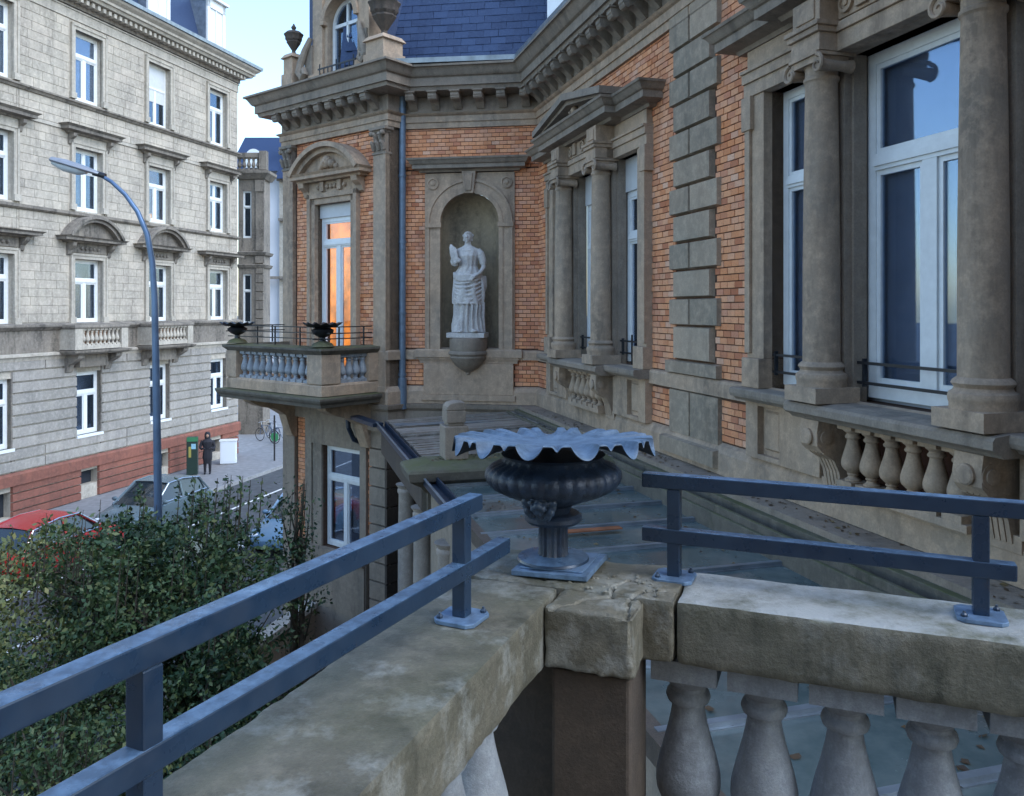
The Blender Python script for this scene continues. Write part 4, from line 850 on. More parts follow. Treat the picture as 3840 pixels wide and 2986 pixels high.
# ================================================================== TERRACE in front
F = FT; ZC = -.85
CRACKS = [[(-.30, .10), (-.16, .05), (-.10, .07), (-.06, .045), (-.02, .09), (.03, .085)], [(.02, -.16), (.08, -.11), (.10, -.05), (.17, -.02), (.16, .05), (.19, .12)], [(.25, -.16), (.22, -.02), (.26, .05), (.36, .10)]]
def crack_depth(p):
    best = 9
    for c in CRACKS:
        for (ax_, ay), (bx, by) in zip(c, c[1:]):
            dx, dy = bx-ax_, by-ay; t = max(0, min(1, ((p.x-ax_)*dx+(p.y-ay)*dy)/(dx*dx+dy*dy))); best = min(best, math.hypot(p.x-ax_-dx*t, p.y-ay-dy*t))
    return max(0, 1-(best+.004*noise.noise(p*60))/.007)
def rough_box(x0, x1, y0, y1, z0, z1, step=.03, amp=.004, rad=.012, hollow=0, crack=False):
    mb = MB(); nx = max(2, int((x1-x0)/step)); ny = max(2, int((y1-y0)/step)); nz2 = max(2, int((z1-z0)/step))
    bm = bmesh.new(); bmesh.ops.create_cube(bm, size=1)
    me = bpy.data.meshes.new('rb'); idx = {}
    vs = []; fs = []
    def vid(i, j, k):
        key = (i, j, k)
        if key not in idx:
            p = Vector((x0+(x1-x0)*i/nx, y0+(y1-y0)*j/ny, z0+(z1-z0)*k/nz2)); q = p.copy()
            c = Vector((min(max(p.x, x0+rad), x1-rad), min(max(p.y, y0+rad), y1-rad), min(max(p.z, z0+rad), z1-rad)))
            d = p-c
            if d.length > 1e-6:
                nrm = d.normalized(); q = c+nrm*rad; nn = noise.fractal(p*9, 1, 2, 4)*amp*1.6+noise.noise(p*35)*amp*.6
                edge = sum(1 for t in (abs(d.x), abs(d.y), abs(d.z)) if t > rad*.5)
                q += nrm*nn*(1 if edge < 2 else 2.2)
                if edge >= 2: q -= nrm*abs(noise.noise(p*14+Vector((5, 3, 1))))*amp*1.8
            if hollow:
                hv = noise.noise(p*4.5)
                if hv > .05 and k == nz2: q.z -= (hv-.05)*hollow
            if crack and k >= nz2-1: q.z -= crack_depth(q)*.016
            idx[key] = len(vs); vs.append(q)
        return idx[key]
    for i in range(nx):
        for j in range(ny):
            fs.append((vid(i, j, nz2), vid(i+1, j, nz2), vid(i+1, j+1, nz2), vid(i, j+1, nz2))); fs.append((vid(i, j, 0), vid(i, j+1, 0), vid(i+1, j+1, 0), vid(i+1, j, 0)))
    for i in range(nx):
        for k in range(nz2):
            fs.append((vid(i, 0, k), vid(i+1, 0, k), vid(i+1, 0, k+1), vid(i, 0, k+1))); fs.append((vid(i, ny, k), vid(i, ny, k+1), vid(i+1, ny, k+1), vid(i+1, ny, k)))
    for j in range(ny):
        for k in range(nz2):
            fs.append((vid(0, j, k), vid(0, j, k+1), vid(0, j+1, k+1), vid(0, j+1, k))); fs.append((vid(nx, j, k), vid(nx, j+1, k), vid(nx, j+1, k+1), vid(nx, j, k+1)))
    bm.free(); mb.add(vs, fs); return mb
TB = thing('terrace_balustrade', 'weathered mossy stone terrace balustrade with broken corner pedestal in the foreground', 'balustrade', M=at(F, 0, 0, -1.78))
part('coping', rough_box(-.355, .0, -3.2, -.012, ZC-.19, ZC, .015, .0014, .008), COPE, TB, F, True)
part('corner_coping', rough_box(-.345, .349, 0-.004, .31, ZC-.185, ZC+.004, .0065, .003, .012, .02, True), COPE, TB, F, True)
part('coping', rough_box(.357, 3.2, 0, .30, ZC-.188, ZC, .015, .0014, .014), COPEW, TB, F, True)
part('pedestal_block', rough_box(.004, .262, -.155, .02, ZC-.185, ZC-.006, .0065, .003, .014, .028, True), COPE, TB, F, True)
part('pedestal_shaft', MB().box(.02, .25, -.135, .1, -1.78, ZC-.19).box(-.3, .02, .02, .28, -1.78, ZC-.19), DARKS, TB, F, bevel=.01)
bmn = baluster_mesh('baluster', .62, .097, BALU, 30, .096, .062)
for i in range(13): put('baluster', bmn, TB, at(F, .372+i*.222, .13, ZC-.19-.62))
for i in range(12): put('baluster', bmn, TB, at(F, -.168, -.25-i*.222, ZC-.19-.62))
part('bottom_rail', MB().box(-.33, 0, -3.2, .0, -1.78, ZC-.81).box(0.25, 3.2, 0, .28, -1.78, ZC-.81), COPE, TB, F, bevel=.012)
fl = MB()
for i in range(12):
    for j in range(12): fl.box(i*.3+.004, i*.3+.296, -.3*j-.296, -.3*j-.004, -1.81, -1.78)
part('terrace_floor', fl, FLOOR, None, F, kind='structure')
part('unseen_sky_blocker', MB().box(-2.2, 9, -4.6, -4.2, -6.9, 7.5).box(-2.2, 9, -4.7, -4.2, 3.55, 4.2), SAND, V, FT)  # unseen wall behind the viewer, added to block sky light from behind
part('terrace_base', MB().box(-.30, 3.6, -6, .25, -6.98, -1.82), SANDG, None, F, kind='structure')
# crack and rubble on the corner
mb = MB()
for k in range(70):
    x, y = random.uniform(-.02, .3), random.uniform(.0, .2); s_ = random.uniform(.002, .008); mb.ball((x+random.uniform(-.25, .05)*(k % 3 == 0), y-.02, ZC+.004+s_*.3), s_, 4, (1, 1.3, .7))
part('stone_crumbs', mb, COPE, TB, F, kind='stuff')

# railings ---------------------------------------------------------------
def base_plate(mb, x, y, z, s_=.062):
    c = .018
    poly = [(x-s_+c, y-s_), (x+s_-c, y-s_), (x+s_, y-s_+c), (x+s_, y+s_-c), (x+s_-c, y+s_), (x-s_+c, y+s_), (x-s_, y+s_-c), (x-s_, y-s_+c)]
    mb.add([(a, b, z) for a, b in poly]+[(a, b, z+.012) for a, b in poly], [tuple(range(8))[::-1], tuple(range(8, 16))]+[(i, (i+1) % 8, (i+1) % 8+8, i+8) for i in range(8)])
def railing(label, axis, c, posts, r1, r2, F):
    """axis 0: runs along x at y=c; axis 1: runs along y at x=c"""
    P = (lambda t: (t, c)) if axis == 0 else (lambda t: (c, t))
    T = thing('metal_railing', label, 'railing', M=at(F, *P(posts[0]), ZC)); h = .0225
    def span(a, b, z0, z1): 
        (xa, ya), (xb, yb) = P(a), P(b); m = MB()
        if axis == 0: m.box(xa, xb, c-h, c+h, z0, z1)
        else: m.box(c-h, c+h, ya, yb, z0, z1)
        return m
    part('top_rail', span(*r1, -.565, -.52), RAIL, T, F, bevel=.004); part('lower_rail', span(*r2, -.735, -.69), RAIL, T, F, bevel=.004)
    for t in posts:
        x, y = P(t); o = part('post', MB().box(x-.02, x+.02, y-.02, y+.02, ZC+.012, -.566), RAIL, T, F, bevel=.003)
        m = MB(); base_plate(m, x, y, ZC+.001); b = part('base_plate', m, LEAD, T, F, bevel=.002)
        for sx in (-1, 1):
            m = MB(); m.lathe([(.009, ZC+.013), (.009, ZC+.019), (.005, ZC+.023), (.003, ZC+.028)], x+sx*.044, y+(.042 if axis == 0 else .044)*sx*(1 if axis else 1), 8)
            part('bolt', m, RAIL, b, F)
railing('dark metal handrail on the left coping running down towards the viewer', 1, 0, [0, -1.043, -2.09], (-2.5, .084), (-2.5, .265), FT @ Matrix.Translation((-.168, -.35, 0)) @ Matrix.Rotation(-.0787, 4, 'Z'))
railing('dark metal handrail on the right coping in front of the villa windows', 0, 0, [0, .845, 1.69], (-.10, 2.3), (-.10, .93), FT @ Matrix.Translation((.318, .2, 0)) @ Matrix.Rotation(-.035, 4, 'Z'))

# cast iron tazza ---------------------------------------------------------
UX = thing('garden_urn', 'dark cast iron urn with scalloped blue-grey shell dish on the balustrade corner', 'urn', (.135, 2.69, -.835))
Fu = frame((.135, 2.69, 0), (.9343, -.3566))
part('square_plate', MB().box(-.125, .125, -.125, .125, -.842, -.824).box(-.105, .105, -.105, .105, -.824, -.818), LEAD, UX, Fu @ Matrix.Rotation(-.03, 4, 'Y'), bevel=.003)
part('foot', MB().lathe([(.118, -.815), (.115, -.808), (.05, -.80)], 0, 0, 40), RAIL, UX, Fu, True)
part('stem', MB().lathe([(.052, -.805), (.046, -.795), (.046, -.70), (.05, -.693)], 0, 0, 64, fn=lambda r, z, t: (r*(1+.05*math.cos(16*t)), z)), IRON, UX, Fu, True)
part('collar', MB().lathe([(.05, -.694), (.085, -.695), (.094, -.685), (.094, -.672), (.085, -.664), (.05, -.662)], 0, 0, 40), IRON, UX, Fu, True)
def gad(r, z, t):
    k = max(0, min(1, (r-.06)/.1))*(1 if z < -.487 else 0); return (r*(1+.03*k*abs(math.sin(16*t))), z)
part('bowl', MB().lathe([(.052, -.668), (.056, -.655), (.062, -.640), (.085, -.628), (.12, -.614), (.16, -.598), (.195, -.580), (.213, -.560), (.219, -.541), (.215, -.524), (.20, -.510), (.18, -.502), (.165, -.495), (.16, -.482), (.165, -.476), (.17, -.472)], 0, 0, 160, fn=gad), IRON, UX, Fu, True)
def dishf(r, z, t):
    k = max(0, (r-.11)/.215)**2.1; nn = 13; q_ = (t*nn/(2*PI)+.5+.06*math.sin(3*t)) % 1-.5; c_ = math.cos(2*PI*q_)
    wv = -.044*max(0, c_)**.7-.017*math.exp(-((abs(q_)-.5)/.055)**2)+.004
    wv *= 1+.15*math.sin(2*t+1)
    return (r*(1+.03*max(-.3, c_)*k), z+wv*k)
top = [(.01, -.456), (.06, -.454), (.12, -.447), (.16, -.441), (.20, -.435), (.24, -.430), (.27, -.427), (.29, -.426), (.305, -.4255), (.316, -.426), (.323, -.428)]
bot = [(.325, -.431), (.322, -.434), (.30, -.433), (.28, -.434), (.24, -.438), (.18, -.446), (.12, -.455), (.06, -.463), (.01, -.465)]
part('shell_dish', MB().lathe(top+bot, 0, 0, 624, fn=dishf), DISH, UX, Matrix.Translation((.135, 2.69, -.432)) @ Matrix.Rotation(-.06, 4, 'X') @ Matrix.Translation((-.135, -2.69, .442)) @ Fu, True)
# lion-like mask on the bowl
mb = MB(); ax = Fu.inverted() @ Vector((.045, 2.4, 0)); a = math.atan2(ax.y, ax.x); ca, sa = math.cos(a), math.sin(a)
def pm(o, s_, z, r, sc=(1, 1, 1)): o -= .018; mb.ball((ca*o-sa*s_, sa*o+ca*s_, z+.012), r, 9, sc)
pm(.160, 0, -.61, .040, (1, 1, 1.15)); pm(.212, 0, -.613, .012); pm(.205, 0, -.603, .011, (1, .8, 1.8)); pm(.200, 0, -.632, .016); pm(.18, 0, -.652, .016)
for s_ in (-1, 1):
    pm(.206, s_*.013, -.622, .012); pm(.206, s_*.016, -.593, .010, (1, 1.3, .6)); pm(.197, s_*.024, -.608, .011)
    for k in range(9):
        a_ = -.9+.31*k; pm(.187+.004*(k % 2), s_*.043*math.cos(a_), -.606+.05*math.sin(a_), .014)
for k in range(5): pm(.155-.012*k, .010*((k % 3)-1), -.662-.002*k, .013)
mo_ = part('mask', mb, simple('mask_paint', (.03, .05, .08), .35, var=.5, bmp=.4, scale=30), UX, Fu, True); rm = mo_.modifiers.new('fuse', 'REMESH'); rm.mode = 'VOXEL'; rm.voxel_size = .003; rm.use_smooth_shade = True

# ================================================================== BUILDING ACROSS THE STREET
LB = thing('apartment_building', 'pale stone five storey building across the street with red sandstone base', 'building', M=at(FL, 4.5, 3, GZ)); F = FL
WC = [-4.2, -.17, 3.85, 7.78, 11.88]; E = 13.45
rowsW = [(7.66, 10.2, .68), (3.62, 5.92, .68), (-.5, 1.85, .70), (-4.62, -2.3, .60)]
opens = [(c-w_, c+w_, z0, z1) for z0, z1, w_ in rowsW for c in WC]
base_op = [(3.43, 4.3, -6.5, -5.97), (7.44, 8.36, -6.66, -6.05), (-.5, .42, -6.9, -6.05), (11.2, 12.1, -6.66, -6.05)]
mb = MB(); wall_boxes(mb, -6, E-.02, GZ, 11.4, opens+base_op, .02, .45); part('wall', mb, PALE, LB, F)
part('side_wall', MB().box(E-.4, E-.02, .46, 12, GZ, 11.4), PALE, LB, F)
part('room_backing', MB().box(-6, E-.5, 1.0, 1.05, GZ, 11.3), ROOM, LB, F)
# ashlar of upper floors
BLK = []
def ashlar(x0, x1, z0, z1, hh=.305, ww=.85):
    nrow = max(1, round((z1-z0)/hh)); h = (z1-z0)/nrow
    for k in range(nrow):
        a, b = z0+k*h, z0+(k+1)*h; x = x0-random.random()*ww
        while x < x1:
            L_ = ww*random.uniform(.75, 1.3); p, q = max(x, x0), min(x+L_, x1); x += L_
            if q-p < .08: continue
            BLK.append((p, q, a, b))
def sub(x0, x1, z0, z1):
    xs = sorted({x0, x1, *[v for o in opens for v in (o[0]-.22, o[1]+.22) if x0 < v < x1]})
    for a, b in zip(xs, xs[1:]):
        mid = (a+b)/2; zz = sorted((o[2], o[3]+.2) for o in opens if o[0]-.22 < mid < o[1]+.22 and o[2] < z1 and o[3]+.2 > z0); cur = z0
        for p, q in zz:
            if p > cur: ashlar(a, b, cur, min(p, z1))
            cur = max(cur, q)
        if cur < z1: ashlar(a, b, cur, z1)
for z0, z1 in ((-.45, 3.38), (3.55, 6.45), (6.6, 7.42), (7.62, 10.5)): sub(-6, E, z0, z1)
BLK.sort(key=lambda b: abs(b[0]-2) if b[0] > -1 else 50); rest = MB()
for i, (p, q, a, b) in enumerate(BLK):
    d = .018+random.random()*.004
    if i < 300: part('stone_block', MB().panel(p+.004, q-.004, a+.004, b-.004, .02, d, .004), PALEB, LB, F)
    else: rest.panel(p+.004, q-.004, a+.004, b-.004, .02, d, .004)
part('ashlar', rest, PALEB, LB, F, kind='stuff')
# rusticated ground floor
edges = [-6]+[v for c in WC for v in (c-.6-.0, c+.6+.0)]+[E]
k = 0; z = -5.42
while z < -1.7:
    z2 = min(z+.372, -1.68)
    segs = []
    for i in range(0, len(edges), 2):
        a, b = edges[i], edges[i+1]
        if z2 > -2.28 and i+2 < len(edges): b2 = edges[i+2]
        segs.append((a, b))
    if z >= -2.3 or z2 <= -4.62: segs = [(-6, -2.2), (-2.2, 1.8), (1.8, 5.8), (5.8, 9.8), (9.8, E)]
    for a, b in segs:
        if b > -5 and b-a > .05: part('stone_course', MB().panel(a+.004, b-.004, z+.02, z2-.01, .02, .075, .022), RUST, LB, F)
    z += .372
z = GZ
for k in range(4):
    z2 = z+.29
    for a, b in ((-6, -.5), (.42, 3.43), (4.3, 7.44), (8.36, 11.2), (12.1, E)): part('red_course', MB().panel(a, b, z+.012, z2-.01, .02, .09, .02), RED, LB, F)
    z = z2
part('red_base_band', MB().prof_x(-6, E+.1, [(0, -5.86), (.12, -5.86), (.12, -5.52), (.07, -5.44), (0, -5.43)]), RED, LB, F)
for (a, b, z0, z1) in base_op: part('cellar_window', MB().box(a, b, .3, .33, z0, z1), ROOM, LB, F)
# string courses
def course(nm, prof, mat=PALE): part(nm, MB().sweep([(-6, 0), (E, 0), (E, 3)], prof), mat, LB, F)
course('string_course', [(0, -.72), (.08, -.72), (.16, -.64), (.2, -.6), (.2, -.53), (0, -.47)], DIRTY)
course('string_course', [(0, -1.75), (.06, -1.75), (.1, -1.62), (.16, -1.6), (.16, -1.52), (0, -1.48)], PALE)
course('frieze_band', [(0, -1.479), (.04, -1.479), (.04, -.722), (0, -.722)], DIRTY)
course('string_course', [(0, 3.38), (.05, 3.38), (.12, 3.44), (.12, 3.52), (0, 3.55)], DIRTY)
course('string_course', [(0, 7.42), (.05, 7.42), (.10, 7.5), (.15, 7.52), (.15, 7.58), (0, 7.61)], DIRTY)
course('lintel_band', [(0, 6.46), (.04, 6.46), (.04, 6.58), (0, 6.59)], PALE)
course('lintel_band', [(0, 10.52), (.03, 10.52), (.03, 10.85), (.07, 10.87), (.07, 10.92), (0, 10.94)], PALE)
course('cornice', [(0, 11.25), (.5, 11.3), (.55, 11.4), (.62, 11.42), (.62, 11.52), (.75, 11.62), (.8, 11.7), (0, 11.78)], PALE)
part('cornice_bed', MB().box(-6, E+.05, -.12, .1, 10.95, 11.28), DIRTY, LB, F)
dm_ = MB().box(-.07, .07, -.42, -.1, 11.10, 11.26).mesh('dentil', PALE)
for i in range(64): put('dentil', dm_, LB, at(F, -4.2+i*.28, 0, 0))
part('roof_gutter', MB().sweep([(-6, 0), (E, 0), (E, 3)], [(.6, 11.77), (.86, 11.72), (.88, 11.86), (.6, 11.9)]), ZINC, LB, F)
# mansard
mb = MB(); mb.prism([(0, 0), (0, 0), (0, 0)], 0, 0) if False else None
rf = MB(); rf.add([(-6, .25, 11.8), (E-.3, .25, 11.8), (E-.9, 1.3, 15.5), (-6, 1.3, 15.5), (E-.3, 8, 11.8), (E-.9, 8, 15.5)], [(0, 1, 2, 3), (1, 4, 5, 2)]); rf.add([(-6, .3, 11.75), (E-.35, .3, 11.75), (E-.35, 8, 11.75), (-6, 8, 11.75)], [(0, 1, 2, 3)])
part('mansard_roof', rf, SLATE, LB, F)
for c in (-.1, 3.9, 7.8, 11.78):
    w_ = .69; d = put('dormer', None, LB, at(F, c, 0, 11.9))
    mb = MB(); mb.box(c-w_, c-w_+.2, .0, .1, 11.85, 14.3).box(c+w_-.2, c+w_, .0, .1, 11.85, 14.3).box(c-w_, c+w_, .0, .1, 13.9, 14.3).box(c-w_, c+w_, 0, .1, 11.85, 12.1).box(c-.04, c+.04, .02, .1, 12.1, 13.9).box(c-w_-.1, c+w_+.1, -.15, .4, 14.3, 14.42); part('dormer_frame', mb, WHITE, d, F)
    part('dormer_side', MB().box(c-w_+.01, c-w_+.05, .1, 1.3, 11.85, 14.3).box(c+w_-.05, c+w_-.01, .1, 1.3, 11.85, 14.3).box(c-w_+.05, c+w_-.05, .1, 1.3, 14.2, 14.3), ZINC, d, F)
    part('pane', MB().box(c-w_+.2, c+w_-.2, .06, .065, 12.1, 13.9), simple('shuttered_pane', (.7, .74, .76), .3) if c < 0 else bpy.data.materials['shuttered_pane'], d, F)
# windows with surrounds
for r, (z0, z1, w_) in enumerate(rowsW):
    for j, c in enumerate(WC[1:]):
        if r < 3:
            mb = MB()
            for s_ in (-1, 1):
                a = sorted((c+s_*w_, c+s_*(w_+.17))); mb.box(a[0], a[1], -.05, .1, z0, z1+.17); a = sorted((c+s_*(w_+.12), c+s_*(w_+.2))); mb.box(a[0], a[1], -.08, .02, z0, z1+.2)
                a = sorted((c+s_*(w_-.02), c+s_*(w_+.24))); mb.box(a[0], a[1], -.10, .02, z0, z0+.22)
            mb.box(c-w_, c+w_, -.05, .1, z1, z1+.17).box(c-w_-.2, c+w_+.2, -.08, -.05, z1+.12, z1+.2); part('window_surround', mb, PALE, LB, F)
        else:
            part('window_reveal', MB().box(c+w_, c+w_+.14, -.02, .4, z0-.8, z1), DIRTY, LB, F)
            part('window_sill', MB().box(c-w_-.02, c+w_+.08, -.08, .25, z0-.1, z0), WHITE, LB, F)
        y = .22 if r < 3 else .16
        bk = (BLIND, .5)
        gm = GLASS
        if r == 0 and j < 3: bk = (BLINDSKY, .07)  # pale sheets behind the glass stand in for sky reflected in the panes
        if r == 1 and j == 2: bk = (WARM2, .6)
        if r == 1 and j == 3: bk = (CURT, .9)
        if r == 0 and j == 2: 
            window(LB, F, c-w_, c+w_, z0, z1, y, z0+1.55, True, .08, back=(ROOM, .5)); part('sky_sheen_sheet', MB().box(c-w_+.09, c+w_-.09, y+.001, y+.02, z0+1.0, z1-.07), BLINDSKY, LB, F); continue  # upper sheet is painted white in place of reflected sky
        tz = z0+(z1-z0)*.66
        window(LB, F, c-w_, c+w_, z0, z1, y, tz, True, .10, top_mull=(r == 1 and j in (1, 3)), back=bk)
        # side curtains behind the glass
        if r in (1, 2) or (r == 3 and j != 1):
            mb = MB()
            for s_ in (-1, 1):
                for q in range(4): xx = c+s_*(w_-.1-q*.055); mb.tube([(xx, y+.18+.02*(q % 2), z0+.1), (xx, y+.18, z1-.1)], .03, 6)
            part('curtain', mb, CURT if (r+j) % 2 else simple('blue_grey_curtain', (.2, .25, .32), .9), LB, F)
for ps in ((7.62, 5.05),): pass
lw = part('window_light', MB().ball((WC[3]-.3, .6, 4.0), .09, 8).ball((WC[3]+.25, .6, 3.95), .11, 8), LAMPW, LB, F)
# hoods
for j, c in enumerate(WC[1:]):
    a, b = c-1.22, c+1.02+.2
    mb = MB(); mb.sweep([(c-1.0, .0), (c-1.0, -.02), (c+1.0, -.02), (c+1.0, .0)], [(0, 6.36), (.10, 6.36), (.14, 6.42), (.34, 6.46), (.34, 6.56), (.44, 6.64), (0, 6.70)]); part('window_hood', mb, DIRTY, LB, F)
    part('hood_frieze', MB().box(c-.88, c+.88, -.06, .02, 6.12, 6.36), PALE, LB, F)
    for s_ in (-1, 1): mb = MB(); mb.prof_x(c+s_*.92-.08, c+s_*.92+.08, [(0, 5.95), (.06, 6.0), (.10, 6.15), (.26, 6.25), (.28, 6.36), (0, 6.36)]); part('hood_bracket', mb, DIRTY, LB, F)
    # second floor pediments
    curved = j in (1, 2)
    mb = MB(); mb.sweep([(c-1.1, .0), (c-1.1, -.02), (c+1.1, -.02), (c+1.1, .0)], [(0, 2.42), (.14, 2.42), (.18, 2.48), (.40, 2.50), (.40, 2.58), (.48, 2.64), (0, 2.66)]); part('window_hood', mb, DIRTY, LB, F)
    if curved:
        mb = MB(); r1 = 1.62; a0 = math.acos(1.42/r1); cz = 2.66-r1*math.sin(a0); a0 = math.acos(1.40/r1)
        arch_band(mb, c, cz, r1-.16, r1-.06, -.50, .02, a0, PI-a0, 16); arch_band(mb, c, cz, r1-.28, r1-.16, -.40, .02, a0, PI-a0, 16)
        poly = [(c+(r1-.2)*math.cos(a0+(PI-2*a0)*i/14), cz+(r1-.2)*math.sin(a0+(PI-2*a0)*i/14)) for i in range(15)]; poly = [(c-1.2, 2.661), (c+1.2, 2.661)]+[p for p in poly if p[1] > 2.67]
        mb.prism(poly, -.18, .02); part('segmental_pediment', mb, DIRTY, LB, F)
    for s_ in (-1, 1): mb = MB(); mb.prof_x(c+s_*.98-.09, c+s_*.98+.09, [(0, 1.95), (.06, 2.0), (.10, 2.15), (.28, 2.3), (.32, 2.42), (0, 2.42)]); part('hood_bracket', mb, DIRTY, LB, F)
    mb = MB(); mb.box(c-.86, c+.86, -.05, .02, 2.08, 2.42)
    for q in range(5): mb.ball((c-.4+q*.2, -.07, 2.24), .07, 6)
    part('carved_frieze', mb, DIRTY, LB, F)
# balconies
bm2 = baluster_mesh('baluster', .62, .085, PALE, 10)
for c in (3.75, 7.72):
    B = put('balcony', None, LB, at(F, c, -.4, -1.6)); a, b = c-1.32, c+1.32
    part('slab', MB().sweep([(a, 0), (a, -.7), (b, -.7), (b, 0)], [(-.69, -1.62), (.0, -1.62), (.10, -1.55), (.12, -1.48), (-.69, -1.44)]), DIRTY, B, F)
    part('coping', MB().sweep([(a+.08, 0), (a+.08, -.62), (b-.08, -.62), (b-.08, 0)], [(-.1, -.70), (.10, -.70), (.13, -.64), (.12, -.56), (-.1, -.55)]), DIRTY, B, F)
    mb = MB(); mb.box(a, a+.35, -.72, -.5, -1.44, -.7).box(b-.35, b, -.72, -.5, -1.44, -.7).box(a+.35, b-.35, -.70, -.52, -1.44, -1.30).box(a, a+.2, -.5, 0, -1.44, -.7).box(b-.2, b, -.5, 0, -1.44, -.7); part('balcony_post', mb, PALE, B, F)
    for i in range(9): put('baluster', bm2, B, at(F, c-.84+i*.21, -.61, -1.31))
    for s_ in (-1, 1): mb = MB(); mb.prof_x(c+s_*.95-.15, c+s_*.95+.15, [(0, -2.3), (.12, -2.25), (.2, -2.0), (.5, -1.85), (.62, -1.75), (.65, -1.63), (0, -1.63)]); part('balcony_console', mb, DIRTY, B, F)
    part('balcony_under_block', MB().box(c-.7, c+.7, -.35, 0, -2.1, -1.64), DIRTY, B, F)  # solid block below the slab, in the same stone as the slab
    part('back_wall', MB().box(a+.2, b-.2, -.06, -.04, -1.44, -.72), simple('rust_stained_wall', (.22, .13, .08), .9, var=.5), B, F)

# far corner house, white house and roof
H = thing('corner_house', 'dark weathered stone house with narrow oriel windows beyond the pale building', 'building', (-14.6, 46, GZ))
mb = MB(); xa, xb, yf = -15.35, -13.95, 46
wall_boxes(mb, xa, xb, GZ, 7.4, [(-15.1, -14.6, 4.0, 6.65), (-15.1, -14.6, -.8, 2.0)], yf, yf+.4); mb.box(xa, xb, yf+.4, yf+1.3, GZ, 7.3); part('wall', mb, DIRTY, H)
mb = MB(); mb.sweep([(xa-.1, yf), (xb, yf), (xb, yf+1.3)], [(0, 7.3), (.12, 7.3), (.3, 7.5), (.4, 7.6), (.4, 7.75), (0, 7.8)]); mb.box(xa-.1, xb+.2, yf-.2, yf+.1, 8.5, 8.75); mb.box(xb-.15, xb+.25, yf-.25, yf+.15, 7.8, 8.85)
mb.sweep([(xa, yf), (xb, yf), (xb, yf+1.3)], [(0, 3.0), (.15, 3.05), (.22, 3.2), (0, 3.25)]); mb.sweep([(xa, yf), (xb, yf), (xb, yf+1.3)], [(0, 2.3), (.1, 2.35), (.18, 2.5), (0, 2.55)])
mb.box(xb-.42, xb+.08, yf-.1, yf, 2.6, 3.0); mb.box(xb-.4, xb+.06, yf-.07, yf, 3.3, 6.6); mb.box(xb-.42, xb+.1, yf-.14, yf, 6.6, 7.25)
part('cornice', mb, DIRTY, H)
bb_ = baluster_mesh('baluster', .72, .12, DIRTY, 8)
for i in range(5): put('baluster', bb_, H, Matrix.Translation((xa+.1+i*.26, yf-.05, 7.79)))
for z in range(14): part('stone_course', MB().panel(xb-.42, xb+.04, -4.5+z*.5, -4.04+z*.5, yf, .06, .02), DIRTY, H)
for z0, z1 in ((4.0, 6.65), (-.8, 2.0)): window(H, Matrix.Translation((0, yf, 0)), -15.1, -14.6, z0, z1, .1, z0+(z1-z0)*.66, False, .07, back=(ROOM, .25))
W_ = thing('white_house', 'tall white rendered house with slate roof far behind the street corner', 'building', (-17, 60, GZ))
mb = MB(); mb.box(-19.8, -16.9, 60, 68, GZ, 10.2); part('wall', mb, simple('white_render', (.62, .62, .64), .9, var=.08, scale=.6), W_)
mb = MB(); wall_boxes(mb, -16.9, -13, GZ, 9.4, [(-16.35, -15.5, 3.6, 6.0), (-16.35, -15.5, -1.0, 1.8), (-16.35, -15.5, -5, -2)], 59.6, 60); mb.box(-16.9, -13, 60.3, 68, GZ, 9.4); part('stone_front', mb, PALE, W_)
for z0, z1 in ((3.6, 6.0), (-1., 1.8), (-5, -2)): window(W_, Matrix.Translation((0, 59.6, 0)), -16.35, -15.5, z0, z1, .15, z0+1.6, False, .1, back=(ROOM, .16))
part('ledge', MB().box(-18.3, -13, 59.3, 59.6, 2.2, 2.4).box(-16.9, -13, 59.3, 59.6, 6.4, 6.6).box(-17, -13, 59.2, 59.6, 9.3, 9.5), DIRTY, W_)
rf = MB(); rf.add([(-20.5, 59.2, 10.0), (-12, 59.2, 10.0), (-12, 63, 13.2), (-20.5, 63, 13.2), (-20.5, 68, 13.2), (-12, 68, 13.2), (-20.5, 68, 9), (-12, 68, 9)], [(0, 1, 2, 3), (3, 2, 5, 4), (4, 5, 7, 6), (0, 3, 4, 6)]); rf.add([(-17.1, 58.9, 9.4), (-12.5, 58.9, 9.4), (-12.5, 60.2, 12.0), (-16.2, 60.2, 12.0)], [(0, 1, 2, 3)]); part('roof', rf, SLATE, W_)
mb = MB(); arch_band(mb, -18.6, 11.0, .0, .55, 59.0, 61.5); mb.box(-19.15, -18.05, 59.0, 61.5, 10.2, 11.0).box(-16.6, -16.1, 59.5, 61, 12.0, 13); part('dormer', mb, WHITE, W_)
mb = MB(); mb.add([(-19.6, 58.95, 10.1), (-17.0, 58.95, 9.5), (-17.0, 58.95, 10.0), (-18.0, 58.95, 11.6)], [(0, 1, 2, 3)])

